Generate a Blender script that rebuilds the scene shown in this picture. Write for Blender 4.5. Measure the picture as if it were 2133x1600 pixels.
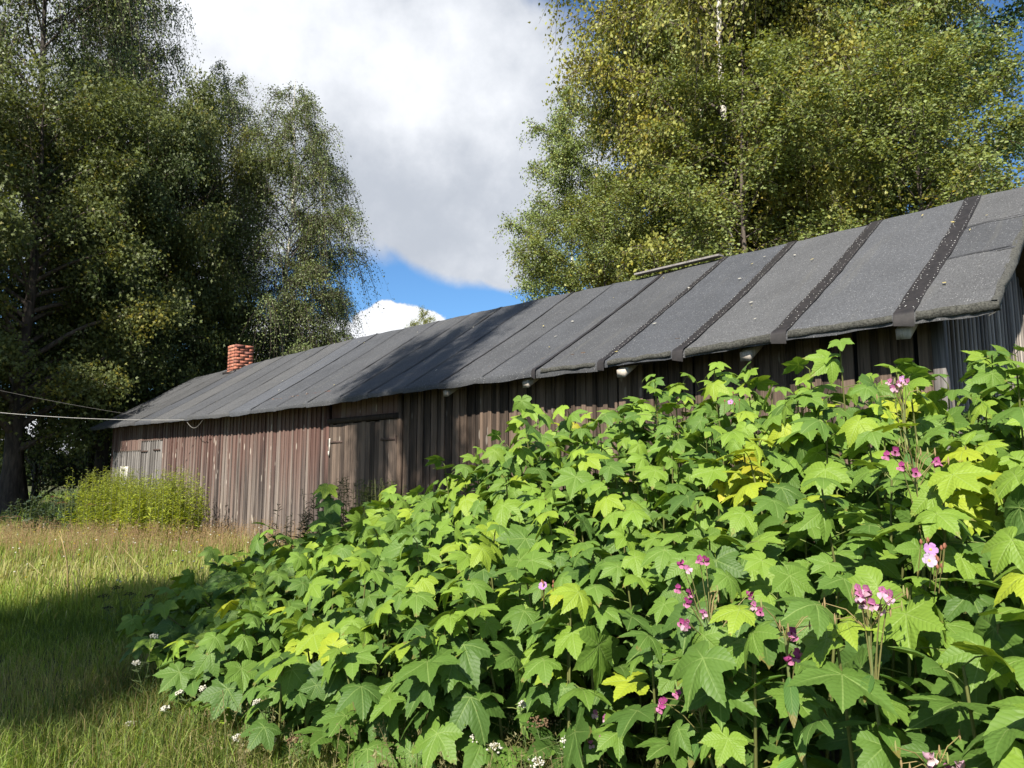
import bpy, math, random
import numpy as np

for o in list(bpy.data.objects):
    bpy.data.objects.remove(o)
SC = bpy.context.scene
COL = SC.collection
R = math.radians
rng = np.random.default_rng(7)
random.seed(7)

# ------------------------------------------------------------------ camera
EYE = np.array([0.0, 0.0, 1.28])
PITCH = 0.12193
cam_d = bpy.data.cameras.new('camera')
cam_d.sensor_width = 36.0
cam_d.lens = 36.0 * 1482.0 / 2133.0
cam_d.clip_start = 0.05
cam_d.clip_end = 3000.0
cam = bpy.data.objects.new('camera', cam_d)
COL.objects.link(cam)
cam.location = EYE
cam.rotation_euler = (math.pi / 2 + PITCH, 0, 0)
SC.camera = cam

# ------------------------------------------------------------------ light
SUN_AZ, SUN_EL = R(23.5), R(42.0)          # the light travels towards this azimuth (from +Y to +X)
SV = np.array([math.sin(SUN_AZ) * math.cos(SUN_EL), math.cos(SUN_AZ) * math.cos(SUN_EL), -math.sin(SUN_EL)])
sl = bpy.data.lights.new('sun', 'SUN')
sl.energy = 5.0
sl.angle = R(0.53)
sl.color = (1.0, 0.93, 0.82)
sun = bpy.data.objects.new('sun', sl)
COL.objects.link(sun)
sun.rotation_euler = (math.pi / 2 - SUN_EL, 0, -SUN_AZ)
sun.location = (-20, -40, 40)

SC.view_settings.view_transform = 'Standard'
SC.view_settings.look = 'None'
SC.view_settings.gamma = 1.0
SC.view_settings.use_curve_mapping = False
SC.view_settings.exposure = 1.0


class NT:
    """small helper to write node trees"""
    def __init__(self, tree):
        self.t = tree
        tree.nodes.clear()

    def n(self, typ, ins=None, **kw):
        nd = self.t.nodes.new(typ)
        for k, v in kw.items():
            setattr(nd, k, v)
        for k, v in (ins or {}).items():
            s = nd.inputs[k]
            if hasattr(v, 'is_output'):
                self.t.links.new(v, s)
            else:
                s.default_value = v
        return nd

    def m(self, op, a, b=0.0, c=0.0, clamp=False):
        nd = self.t.nodes.new('ShaderNodeMath')
        nd.operation = op
        nd.use_clamp = clamp
        for i, v in enumerate((a, b, c)):
            if hasattr(v, 'is_output'):
                self.t.links.new(v, nd.inputs[i])
            else:
                nd.inputs[i].default_value = v
        return nd.outputs[0]

    def mix(self, f, a, b, blend='MIX'):
        nd = self.t.nodes.new('ShaderNodeMix')
        nd.data_type = 'RGBA'
        nd.blend_type = blend
        for s, v in ((nd.inputs[0], f), (nd.inputs[6], a), (nd.inputs[7], b)):
            if hasattr(v, 'is_output'):
                self.t.links.new(v, s)
            else:
                s.default_value = v if not isinstance(v, tuple) or len(v) == 4 else (*v, 1)
        return nd.outputs[2]

    def smooth(self, v, lo, hi):
        nd = self.t.nodes.new('ShaderNodeMapRange')
        nd.interpolation_type = 'SMOOTHSTEP'
        self.t.links.new(v, nd.inputs[0])
        nd.inputs[1].default_value = lo
        nd.inputs[2].default_value = hi
        return nd.outputs[0]

    def noise(self, vec, scale, detail=4, rough=0.55, dim='3D', w=None, dist=0.0):
        nd = self.t.nodes.new('ShaderNodeTexNoise')
        nd.noise_dimensions = dim
        if vec is not None:
            self.t.links.new(vec, nd.inputs['Vector'])
        nd.inputs['Scale'].default_value = scale
        nd.inputs['Detail'].default_value = detail
        nd.inputs['Roughness'].default_value = rough
        nd.inputs['Distortion'].default_value = dist
        if w is not None:
            self.t.links.new(w, nd.inputs['W'])
        return nd.outputs[0]

    def scale(self, vec, s):
        nd = self.t.nodes.new('ShaderNodeMapping')
        self.t.links.new(vec, nd.inputs[0])
        nd.inputs['Scale'].default_value = s
        return nd.outputs[0]


def pix_azel(x, y):
    """direction (azimuth, elevation, radians) in which the photograph shows a point of the sky"""
    a, b = (x - 1066.5) / 1482.0, (800 - y) / 1482.0
    v = np.array([a, math.cos(PITCH) - b * math.sin(PITCH), math.sin(PITCH) + b * math.cos(PITCH)])
    v /= np.linalg.norm(v)
    return math.atan2(v[0], v[1]), math.asin(v[2])


# ------------------------------------------------------------------ sky with clouds
world = bpy.data.worlds.new('World')
SC.world = world
world.use_nodes = True
W = NT(world.node_tree)
sky = W.n('ShaderNodeTexSky', sky_type='NISHITA', sun_disc=False, sun_elevation=SUN_EL,
          sun_rotation=SUN_AZ + math.pi, air_density=1.0, dust_density=0.3, ozone_density=2.5)
geo = W.n('ShaderNodeTexCoord')
sep = W.n('ShaderNodeSeparateXYZ', {0: geo.outputs['Generated']})
az = W.m('ARCTAN2', sep.outputs[0], sep.outputs[1])
el = W.m('ARCSINE', sep.outputs[2])
dirv = geo.outputs['Generated']
n_big = W.noise(dirv, 3.2, 6, 0.55)
n_fine = W.noise(dirv, 9.0, 8, 0.6)
n_puff = W.noise(dirv, 26.0, 6, 0.6)


def blob(px, py, rx, ry, rot=0.0):
    """1 at the middle of an elliptical cloud bank, 0 at its rim (angles on the sky)"""
    a0, e0 = pix_azel(px, py)
    da = W.m('MULTIPLY', W.m('SUBTRACT', az, a0), math.cos(e0))
    de = W.m('SUBTRACT', el, e0)
    u = W.m('ADD', W.m('MULTIPLY', da, math.cos(rot)), W.m('MULTIPLY', de, math.sin(rot)))
    v = W.m('SUBTRACT', W.m('MULTIPLY', de, math.cos(rot)), W.m('MULTIPLY', da, math.sin(rot)))
    u = W.m('DIVIDE', u, rx)
    v = W.m('DIVIDE', v, ry)
    d = W.m('SQRT', W.m('ADD', W.m('MULTIPLY', u, u), W.m('MULTIPLY', v, v)))
    return W.m('SUBTRACT', 1.0, d)


wob = W.m('ADD', W.m('MULTIPLY', W.m('SUBTRACT', n_big, 0.5), 0.55), W.m('MULTIPLY', W.m('SUBTRACT', n_fine, 0.5), 0.60))
bank = W.m('MAXIMUM', blob(740, 170, 0.37, 0.235, -0.25), blob(930, 460, 0.15, 0.088, -0.38))
bank = W.m('MAXIMUM', bank, blob(1030, 530, 0.075, 0.05, -0.5))
bank = W.m('MAXIMUM', bank, blob(300, 200, 0.30, 0.25, 0.1))
bank_m = W.smooth(W.m('ADD', bank, W.m('MULTIPLY', wob, 0.55)), -0.02, 0.20)
cum = W.m('MAXIMUM', blob(810, 672, 0.060, 0.030), blob(870, 690, 0.055, 0.030))
cum = W.m('MAXIMUM', cum, blob(660, 720, 0.12, 0.045))
cum = W.m('MAXIMUM', cum, blob(150, 930, 0.20, 0.035))
cum_m = W.smooth(W.m('ADD', cum, W.m('ADD', W.m('MULTIPLY', W.m('SUBTRACT', n_puff, 0.5), 0.9), W.m('MULTIPLY', W.m('SUBTRACT', n_fine, 0.5), 0.5))), 0.0, 0.14)
# broken clouds over the rest of the sky
n_rest = W.noise(dirv, 2.1, 8, 0.58)
n_rest = W.smooth(W.m('ADD', n_rest, W.m('MULTIPLY', W.m('SUBTRACT', n_fine, 0.5), 0.2)), 0.47, 0.58)
front = W.smooth(sep.outputs[1], 0.25, 0.0)      # not where the photograph shows the sky
n_rest = W.m('MULTIPLY', n_rest, front)
mask = W.m('MAXIMUM', W.m('MAXIMUM', bank_m, cum_m), n_rest)
# cloud brightness: thick grey undersides, white where thin or towering
n_sh = W.noise(dirv, 6.5, 8, 0.58)
shade = W.m('ADD', W.m('MULTIPLY', W.m('SUBTRACT', n_sh, 0.15), 0.85), W.m('MULTIPLY', W.m('SUBTRACT', n_fine, 0.2), 0.45))
shade = W.m('ADD', shade, W.m('MULTIPLY', W.m('MAXIMUM', blob(960, 150, 0.16, 0.15), 0.0), 0.22))
shade = W.m('ADD', shade, W.m('MULTIPLY', W.m('MAXIMUM', blob(500, 0, 0.28, 0.16), 0.0), 0.30))
shade = W.m('SUBTRACT', shade, W.m('MULTIPLY', W.m('MAXIMUM', blob(850, 420, 0.22, 0.10), 0.0), 0.28))
shade = W.m('ADD', shade, W.m('MULTIPLY', cum_m, 0.34))
shade = W.smooth(shade, 0.17, 0.90)
ccol = W.mix(shade, (0.28, 0.302, 0.34), (0.56, 0.572, 0.595))
skyc = W.mix(1.0, sky.outputs[0], (0.62, 0.90, 1.12), 'MULTIPLY')
bg1 = W.n('ShaderNodeBackground', {0: skyc, 1: 0.072})
bg2 = W.n('ShaderNodeBackground', {0: ccol, 1: 1.0})
mixw = W.n('ShaderNodeMixShader', {0: mask, 1: bg1.outputs[0], 2: bg2.outputs[0]})
W.n('ShaderNodeOutputWorld', {0: mixw.outputs[0]})
world.cycles.sampling_method = 'MANUAL'
world.cycles.sample_map_resolution = 1024


# ------------------------------------------------------------------ helpers
def at(x, y, depth):
    """world point that lies on the photograph's ray (x, y) at a distance along Y"""
    a, b = (x - 1066.5) / 1482.0, (800 - y) / 1482.0
    v = np.array([a, math.cos(PITCH) - b * math.sin(PITCH), math.sin(PITCH) + b * math.cos(PITCH)])
    return EYE + v * (depth / v[1])


def px_of(P):
    P = np.asarray(P, float) - EYE
    d = P[..., 1] * math.cos(PITCH) + P[..., 2] * math.sin(PITCH)
    u = -P[..., 1] * math.sin(PITCH) + P[..., 2] * math.cos(PITCH)
    return 1066.5 + 1482 * P[..., 0] / d, 800 - 1482 * u / d, d


def make_mesh(name, verts, faces, mat=None, attrs=None, smooth=False):
    """faces: list of lists, or numpy array (M, k)"""
    me = bpy.data.meshes.new(name)
    verts = np.asarray(verts, np.float32)
    if isinstance(faces, np.ndarray):
        me.vertices.add(len(verts))
        me.vertices.foreach_set('co', verts.ravel())
        M, k = faces.shape
        me.loops.add(M * k)
        me.loops.foreach_set('vertex_index', faces.astype(np.int32).ravel())
        me.polygons.add(M)
        me.polygons.foreach_set('loop_start', np.arange(0, M * k, k, dtype=np.int32))
        me.update(calc_edges=True)
    else:
        me.from_pydata(verts.tolist(), [], faces)
        me.update()
    for an, arr in (attrs or {}).items():
        arr = np.asarray(arr, np.float32)
        if arr.ndim == 1:
            a = me.attributes.new(an, 'FLOAT', 'POINT')
            a.data.foreach_set('value', arr)
        else:
            a = me.attributes.new(an, 'FLOAT_VECTOR', 'POINT')
            a.data.foreach_set('vector', arr.ravel())
    if mat is not None:
        me.materials.append(mat)
    if smooth:
        me.polygons.foreach_set('use_smooth', np.ones(len(me.polygons), bool))
    return me


def obj(name, me, parent=None, loc=None, rot=None):
    o = bpy.data.objects.new(name, me)
    COL.objects.link(o)
    if parent is not None:
        o.parent = parent
    if loc is not None:
        o.location = loc
    if rot is not None:
        o.rotation_euler = rot
    return o


def tag(o, label=None, cat=None, group=None, kind=None):
    if label: o['label'] = label
    if cat: o['category'] = cat
    if group: o['group'] = group
    if kind: o['kind'] = kind
    return o


def empty(name, loc=(0, 0, 0), rotz=0.0):
    o = bpy.data.objects.new(name, None)
    COL.objects.link(o)
    o.location = loc
    o.rotation_euler = (0, 0, rotz)
    o.empty_display_size = 0.2
    return o


def join(parts):
    """parts: list of (verts, faces(np)) with the same k; returns verts, faces"""
    vs, fs, n = [], [], 0
    for v, f in parts:
        vs.append(np.asarray(v, float)); fs.append(np.asarray(f) + n); n += len(v)
    return np.concatenate(vs), np.concatenate(fs)


BOXF = np.array([[0, 3, 2, 1], [4, 5, 6, 7], [0, 1, 5, 4], [1, 2, 6, 5], [2, 3, 7, 6], [3, 0, 4, 7]])


def box(x0, x1, y0, y1, z0, z1):
    return np.array([[x0, y0, z0], [x1, y0, z0], [x1, y1, z0], [x0, y1, z0],
                     [x0, y0, z1], [x1, y0, z1], [x1, y1, z1], [x0, y1, z1]], float), BOXF


def tube(path, radii, sides=6):
    path = np.asarray(path, float)
    n = len(path)
    radii = np.broadcast_to(np.asarray(radii, float), (n,))
    d = np.gradient(path, axis=0)
    d /= np.linalg.norm(d, axis=1)[:, None] + 1e-9
    ref = np.array([0.0, 0.0, 1.0]) if abs(d[0, 2]) < 0.8 else np.array([1.0, 0.0, 0.0])
    u = np.cross(d, ref); u /= np.linalg.norm(u, axis=1)[:, None] + 1e-9
    v = np.cross(d, u)
    ang = np.linspace(0, 2 * np.pi, sides, endpoint=False)
    ring = (np.cos(ang)[None, :, None] * u[:, None, :] + np.sin(ang)[None, :, None] * v[:, None, :]) * radii[:, None, None]
    V = (path[:, None, :] + ring).reshape(-1, 3)
    i = np.arange(n - 1)[:, None] * sides
    j = np.arange(sides)[None, :]
    j2 = (j + 1) % sides
    F = np.stack([i + j, i + j2, i + sides + j2, i + sides + j], -1).reshape(-1, 4)
    return V, F


def tubes_many(P, rad, sides=3):
    """many tubes at once: P (n, m, 3), rad (n, m)"""
    n, m, _ = P.shape
    d = np.gradient(P, axis=1)
    d /= np.linalg.norm(d, axis=2)[..., None] + 1e-9
    ref = np.where(np.abs(d[:, :1, 2:3]) < 0.8, np.array([0, 0, 1.0]), np.array([1.0, 0, 0]))
    u = np.cross(d, np.broadcast_to(ref, d.shape)); u /= np.linalg.norm(u, axis=2)[..., None] + 1e-9
    v = np.cross(d, u)
    ang = np.linspace(0, 2 * np.pi, sides, endpoint=False)
    ring = (np.cos(ang)[:, None] * u[:, :, None, :] + np.sin(ang)[:, None] * v[:, :, None, :]) * rad[:, :, None, None]
    V = (P[:, :, None, :] + ring).reshape(-1, 3)
    base = (np.arange(n)[:, None, None] * m + np.arange(m - 1)[None, :, None]) * sides
    j = np.arange(sides)[None, None, :]
    j2 = (j + 1) % sides
    F = np.stack([base + j, base + j2, base + sides + j2, base + sides + j], -1).reshape(-1, 4)
    return V, F


# ------------------------------------------------------------------ materials
def new_mat(name):
    m = bpy.data.materials.new(name)
    m.use_nodes = True
    return m, NT(m.node_tree)


def finish(t, bsdf, disp=None):
    t.n('ShaderNodeOutputMaterial', {0: bsdf})


def mat_plain(name, c, rough=0.8, noise=0.25, scale=20.0, metallic=0.0, bump=0.0):
    m, t = new_mat(name)
    tc = t.n('ShaderNodeTexCoord')
    nz = t.noise(tc.outputs['Object'], scale, 5, 0.6)
    c2 = tuple(x * (1 - noise) for x in c); c3 = tuple(min(1, x * (1 + noise)) for x in c)
    col = t.mix(t.smooth(nz, 0.3, 0.7), c2, c3)
    ins = {'Base Color': col, 'Roughness': rough, 'Metallic': metallic}
    if bump:
        b = t.n('ShaderNodeBump', {'Height': nz, 'Strength': bump, 'Distance': 0.01})
        ins['Normal'] = b.outputs[0]
    p = t.n('ShaderNodeBsdfPrincipled', ins)
    finish(t, p.outputs[0])
    return m


def mat_leaf(name, trans=0.35, rough=0.45, spec=0.35, veins=False, mul=(1, 1, 1)):
    """leaf whose own colour comes with the mesh (attribute col)"""
    m, t = new_mat(name)
    at_ = t.n('ShaderNodeAttribute', attribute_name='col')
    col = at_.outputs['Color']
    if mul != (1, 1, 1):
        col = t.mix(1.0, col, mul, 'MULTIPLY')
    ins = {'Roughness': rough, 'Specular IOR Level': spec}
    if veins:
        va = t.n('ShaderNodeAttribute', attribute_name='vein')
        sp = t.n('ShaderNodeSeparateXYZ', {0: va.outputs['Vector']})
        s, q = sp.outputs[0], sp.outputs[1]
        w = t.m('SUBTRACT', s, t.m('MULTIPLY', q, 0.75))
        sn = t.m('ABSOLUTE', t.m('SINE', t.m('MULTIPLY', w, 30.0)))
        sec = t.m('POWER', sn, 0.45)                          # narrow grooves at the side veins
        mid = t.smooth(q, 0.0, 0.022)                         # the main veins
        lp = t.n('ShaderNodeAttribute', attribute_name='blade').outputs['Vector']
        nz = t.noise(lp, 9.0, 4, 0.6)
        grp = t.noise(lp, 2.2, 3, 0.5)
        h = t.m('ADD', t.m('MULTIPLY', sec, 0.8), t.m('MULTIPLY', mid, 0.5))
        h = t.m('ADD', h, t.m('MULTIPLY', nz, 0.5))
        col = t.mix(t.m('MULTIPLY', t.m('SUBTRACT', 1.0, mid), 0.5), col, (0.30, 0.40, 0.13))
        col = t.mix(t.m('MULTIPLY', t.m('SUBTRACT', 1.0, sec), 0.20), col, (0.045, 0.10, 0.012))
        col = t.mix(t.m('MULTIPLY', t.smooth(grp, 0.35, 0.75), 0.30), col, t.mix(1.0, col, (0.72, 0.80, 0.62), 'MULTIPLY'))
        # small brown bites and spots
        vor = t.n('ShaderNodeTexVoronoi', {'Vector': lp, 'Scale': 6.0})
        spot = t.m('MULTIPLY', t.smooth(vor.outputs['Distance'], 0.10, 0.05), t.smooth(grp, 0.56, 0.64))
        col = t.mix(t.m('MULTIPLY', spot, 0.8), col, (0.10, 0.07, 0.02))
        sb = t.n('ShaderNodeSeparateXYZ', {0: lp})
        rad = t.m('SQRT', t.m('ADD', t.m('MULTIPLY', sb.outputs[0], sb.outputs[0]), t.m('MULTIPLY', sb.outputs[1], sb.outputs[1])))
        sick = t.smooth(t.m('FRACT', t.m('MULTIPLY', sb.outputs[2], 0.37)), 0.72, 0.9)
        tipm = t.m('MULTIPLY', t.smooth(t.m('ADD', rad, t.m('MULTIPLY', t.m('SUBTRACT', nz, 0.5), 0.7)), 0.80, 0.98), sick)
        col = t.mix(t.m('MULTIPLY', tipm, 0.75), col, (0.20, 0.14, 0.045))
        bp = t.n('ShaderNodeBump', {'Height': h, 'Strength': 0.30, 'Distance': 0.004})
        ins['Normal'] = bp.outputs[0]
    ins['Base Color'] = col
    p = t.n('ShaderNodeBsdfPrincipled', ins)
    tcol = t.mix(1.0, col, (1.35, 1.25, 0.55), 'MULTIPLY')
    tr = t.n('ShaderNodeBsdfTranslucent', {0: tcol})
    mx = t.n('ShaderNodeMixShader', {0: trans, 1: p.outputs[0], 2: tr.outputs[0]})
    finish(t, mx.outputs[0])
    return m


def mat_wood(name, dark, light, red=None, red_amt=0.0, knots=0.5, rough=0.85, wear=(0.2, 2.4)):
    m, t = new_mat(name)
    tc = t.n('ShaderNodeTexCoord')
    oi = t.n('ShaderNodeObjectInfo')
    rnd = oi.outputs['Random']
    w = t.m('MULTIPLY', rnd, 80.0)
    v1 = t.scale(tc.outputs['Object'], (70, 70, 1.6))
    g1 = t.noise(v1, 1.0, 6, 0.62, '4D', w)
    v2 = t.scale(tc.outputs['Object'], (14, 14, 0.9))
    g2 = t.noise(v2, 1.0, 5, 0.6, '4D', w)
    g3 = t.noise(t.scale(tc.outputs['Object'], (190, 190, 3.0)), 1.0, 3, 0.6, '4D', w)
    f = t.m('ADD', t.m('MULTIPLY', g1, 0.55), t.m('MULTIPLY', g2, 0.45))
    f = t.smooth(t.m('ADD', f, t.m('MULTIPLY', t.m('SUBTRACT', rnd, 0.5), 0.27)), 0.31, 0.69)
    col = t.mix(f, dark, light)
    if red:
        pos = t.n('ShaderNodeNewGeometry')
        z = t.n('ShaderNodeSeparateXYZ', {0: pos.outputs['Position']}).outputs[2]
        hz = t.smooth(z, wear[0], wear[1])
        rm = t.m('ADD', t.m('MULTIPLY', hz, 0.42), t.m('MULTIPLY', g2, 0.55))
        rm = t.m('ADD', rm, t.m('MULTIPLY', g1, 0.45))
        rnd2 = t.m('FRACT', t.m('MULTIPLY', rnd, 7.31))
        rm = t.m('ADD', rm, t.m('MULTIPLY', t.m('SUBTRACT', rnd2, 0.5), 0.34))
        rm = t.m('MULTIPLY', t.smooth(rm, 0.50, 0.95), red_amt)
        col = t.mix(rm, col, red)
    cr = t.smooth(g3, 0.41, 0.30)
    col = t.mix(t.m('MULTIPLY', cr, 0.75), col, tuple(c * 0.25 for c in dark))
    # pale resin runs and knots
    off = t.n('ShaderNodeCombineXYZ', {0: t.m('MULTIPLY', rnd, 31.0), 1: t.m('MULTIPLY', rnd, 17.0), 2: t.m('MULTIPLY', rnd, 53.0)})
    va = t.n('ShaderNodeVectorMath', {0: t.scale(tc.outputs['Object'], (9.0, 9.0, 2.6)), 1: off.outputs[0]}, operation='ADD')
    vor = t.n('ShaderNodeTexVoronoi', {'Vector': va.outputs[0], 'Scale': 1.0, 'Randomness': 1.0})
    k = t.smooth(vor.outputs['Distance'], 0.20, 0.12)
    sel = t.smooth(t.n('ShaderNodeSeparateColor', {0: vor.outputs['Color']}).outputs[0], 0.62, 0.66)
    k = t.m('MULTIPLY', t.m('MULTIPLY', k, sel), knots)
    col = t.mix(k, col, (0.52, 0.47, 0.40))
    h = t.m('ADD', t.m('MULTIPLY', g1, 0.5), t.m('MULTIPLY', g3, 0.5))
    bp = t.n('ShaderNodeBump', {'Height': h, 'Strength': 0.6, 'Distance': 0.006})
    p = t.n('ShaderNodeBsdfPrincipled', {'Base Color': col, 'Roughness': rough, 'Specular IOR Level': 0.25, 'Normal': bp.outputs[0]})
    finish(t, p.outputs[0])
    return m


def mat_felt(name, c, blue=0.0):
    m, t = new_mat(name)
    tc = t.n('ShaderNodeTexCoord')
    oi = t.n('ShaderNodeObjectInfo')
    P = tc.outputs['Object']
    fine = t.noise(P, 120.0, 2, 0.7)
    mid = t.noise(P, 45.0, 4, 0.7)
    big = t.noise(P, 1.7, 5, 0.6)
    r = t.m('MULTIPLY', t.m('SUBTRACT', oi.outputs['Random'], 0.5), 0.30)
    k = t.m('ADD', 0.82, t.m('ADD', r, t.m('MULTIPLY', t.m('SUBTRACT', big, 0.5), 0.5)))
    v = t.m('ADD', t.m('MULTIPLY', t.m('SUBTRACT', fine, 0.5), 2.5), t.m('MULTIPLY', t.m('SUBTRACT', mid, 0.5), 1.2))
    k = t.m('MAXIMUM', t.m('MULTIPLY', k, t.m('ADD', 1.0, v)), 0.15)
    kc = t.n('ShaderNodeCombineColor', {0: k, 1: k, 2: k})
    hue = t.mix(t.m('FRACT', t.m('MULTIPLY', oi.outputs['Random'], 5.3)), c, (c[0] * 0.90, c[1] * 0.96, c[2] * 1.08))
    col = t.mix(1.0, hue, kc.outputs[0], 'MULTIPLY')
    # white mineral grains
    vor = t.n('ShaderNodeTexVoronoi', {'Vector': P, 'Scale': 55.0})
    g = t.m('MULTIPLY', t.smooth(vor.outputs['Distance'], 0.30, 0.15),
            t.smooth(t.n('ShaderNodeSeparateColor', {0: vor.outputs['Color']}).outputs[1], 0.72, 0.78))
    col = t.mix(t.m('MULTIPLY', g, 0.6), col, (0.36, 0.36, 0.36))
    # dirt runs and lichen
    st = t.noise(t.scale(P, (0.5, 7.0, 0.5)), 1.0, 5, 0.6)
    col = t.mix(t.m('MULTIPLY', t.smooth(st, 0.55, 0.75), 0.35), col, (0.10, 0.098, 0.088))
    bp = t.n('ShaderNodeBump', {'Height': t.m('ADD', fine, mid), 'Strength': 0.5, 'Distance': 0.004})
    p = t.n('ShaderNodeBsdfPrincipled', {'Base Color': col, 'Roughness': 0.85, 'Specular IOR Level': 0.3, 'Normal': bp.outputs[0]})
    finish(t, p.outputs[0])
    return m


M_felt = mat_felt('roofing_felt', (0.080, 0.081, 0.083))
M_felt_moss = mat_plain('mossy_felt_edge', (0.052, 0.052, 0.045), 0.95, 0.6, 70.0, bump=0.5)
M_bitumen = mat_plain('bitumen_tape', (0.016, 0.0135, 0.0135), 0.6, 0.35, 14.0, bump=0.2)
M_seam = mat_plain('bitumen_seam', (0.016, 0.015, 0.016), 0.7, 0.3, 14.0)
M_nail = mat_plain('galvanised_nail', (0.55, 0.55, 0.53), 0.5, 0.2, 40.0)
M_wood_red = mat_wood('worn_red_wood', (0.036, 0.029, 0.028), (0.228, 0.192, 0.168), red=(0.118, 0.052, 0.040), red_amt=0.60, knots=0.6)
M_wood_brown = mat_wood('bare_brown_wood', (0.026, 0.019, 0.015), (0.165, 0.118, 0.088), knots=0.25)
M_wood_grey = mat_wood('grey_wood', (0.075, 0.068, 0.064), (0.25, 0.235, 0.222), knots=0.35)
M_wood_gable = mat_wood('gable_wood', (0.075, 0.064, 0.056), (0.32, 0.285, 0.25), knots=0.2)
M_wood_door = mat_wood('dark_door_wood', (0.030, 0.023, 0.020), (0.165, 0.124, 0.098), knots=0.35)
M_wood_end = mat_wood('rafter_end_wood', (0.24, 0.21, 0.18), (0.52, 0.47, 0.41), knots=0.1)
M_wood_dark = mat_wood('weathered_beam', (0.028, 0.021, 0.018), (0.085, 0.062, 0.05), knots=0.2)
M_white = mat_plain('flaking_white_paint', (0.44, 0.42, 0.38), 0.75, 0.4, 25.0)
M_dark = mat_plain('dark_interior', (0.012, 0.011, 0.010), 0.95, 0.2, 5.0)
M_iron = mat_plain('rusty_iron', (0.075, 0.05, 0.042), 0.75, 0.35, 60.0, metallic=0.4)
M_mortar = mat_plain('lime_mortar', (0.20, 0.135, 0.105), 0.95, 0.3, 40.0, bump=0.4)
M_brick = []
for i, c in enumerate([(0.34, 0.125, 0.078), (0.28, 0.098, 0.064), (0.40, 0.175, 0.115), (0.20, 0.078, 0.058)]):
    M_brick.append(mat_plain('red_brick_%s' % 'abcd'[i], c, 0.9, 0.28, 28.0, bump=0.5))
M_cable = mat_plain('pale_cable', (0.36, 0.35, 0.33), 0.5, 0.1, 10.0)
M_wire = mat_plain('dull_wire', (0.16, 0.15, 0.14), 0.5, 0.1, 10.0)

M_bush_leaf = mat_leaf('raspberry_leaf', 0.27, 0.52, 0.28, veins=True)
M_tree_leaf = mat_leaf('tree_leaf', 0.34, 0.55, 0.32)
M_tree_leaf_yellow = mat_leaf('yellowing_leaf', 0.30, 0.48, 0.35, mul=(1.16, 1.06, 0.85))
M_tree_leaf_grey = mat_leaf('grey_green_leaf', 0.22, 0.42, 0.55, mul=(0.95, 1.05, 1.60))
M_tree_leaf_olive = mat_leaf('olive_leaf', 0.24, 0.45, 0.40, mul=(0.98, 1.05, 0.95))
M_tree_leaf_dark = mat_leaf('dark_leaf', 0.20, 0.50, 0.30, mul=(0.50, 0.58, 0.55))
M_grass = mat_leaf('grass_blade', 0.42, 0.55, 0.30)
M_flower = mat_leaf('petal', 0.30, 0.60, 0.20)
M_stem = mat_leaf('green_stem', 0.0, 0.6, 0.3)


def mat_bark(name, c1, c2, birch=False):
    m, t = new_mat(name)
    tc = t.n('ShaderNodeTexCoord')
    P = tc.outputs['Object']
    n1 = t.noise(t.scale(P, (9, 9, 2.0)), 1.0, 6, 0.65)
    col = t.mix(t.smooth(n1, 0.35, 0.65), c1, c2)
    if birch:
        n2 = t.noise(t.scale(P, (3.0, 3.0, 9.0)), 1.0, 5, 0.65)
        col = t.mix(t.smooth(n2, 0.56, 0.64), col, (0.035, 0.030, 0.027))
    bp = t.n('ShaderNodeBump', {'Height': n1, 'Strength': 0.7, 'Distance': 0.03})
    p = t.n('ShaderNodeBsdfPrincipled', {'Base Color': col, 'Roughness': 0.85, 'Normal': bp.outputs[0]})
    finish(t, p.outputs[0])
    return m


M_bark = mat_bark('rough_bark', (0.022, 0.017, 0.014), (0.065, 0.052, 0.042))
M_birch_bark = mat_bark('birch_bark', (0.42, 0.39, 0.34), (0.66, 0.63, 0.57), True)
M_twig = mat_bark('twig_bark', (0.045, 0.034, 0.028), (0.11, 0.088, 0.07))
M_aspen_bark = mat_bark('aspen_bark', (0.20, 0.20, 0.16), (0.36, 0.35, 0.29), True)

# ------------------------------------------------------------------ ground
m, t = new_mat('meadow_ground')
tc = t.n('ShaderNodeTexCoord')
P = tc.outputs['Object']
n1 = t.noise(P, 0.7, 6, 0.6)
n2 = t.noise(P, 9.0, 6, 0.65)
n3 = t.noise(P, 60.0, 4, 0.7)
c = t.mix(t.smooth(n2, 0.35, 0.65), (0.030, 0.045, 0.012), (0.075, 0.095, 0.025))
c = t.mix(t.m('MULTIPLY', t.smooth(n1, 0.45, 0.65), 0.75), c, (0.17, 0.13, 0.06))
c = t.mix(t.m('MULTIPLY', t.smooth(n3, 0.55, 0.7), 0.5), c, (0.03, 0.025, 0.015))
bp = t.n('ShaderNodeBump', {'Height': t.m('ADD', n2, n3), 'Strength': 0.8, 'Distance': 0.05})
finish(t, t.n('ShaderNodeBsdfPrincipled', {'Base Color': c, 'Roughness': 0.95, 'Normal': bp.outputs[0]}).outputs[0])
M_ground = m
gx = np.concatenate([np.linspace(-600, -32, 12), np.linspace(-30, 30, 61), np.linspace(32, 600, 12)])
gy = np.concatenate([np.linspace(-600, -32, 12), np.linspace(-30, 50, 81), np.linspace(52, 600, 12)])
X, Y = np.meshgrid(gx, gy, indexing='ij')
Z = 0.03 * np.sin(X * 1.3 + 0.6 * Y) * np.sin(Y * 0.9) - 0.03
V = np.stack([X, Y, Z], -1).reshape(-1, 3)
ny = len(gy)
i, j = np.meshgrid(np.arange(len(gx) - 1), np.arange(ny - 1), indexing='ij')
F = np.stack([i * ny + j, (i + 1) * ny + j, (i + 1) * ny + j + 1, i * ny + j + 1], -1).reshape(-1, 4)
tag(obj('ground', make_mesh('ground', V, F, M_ground, smooth=True)), kind='structure')

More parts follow.
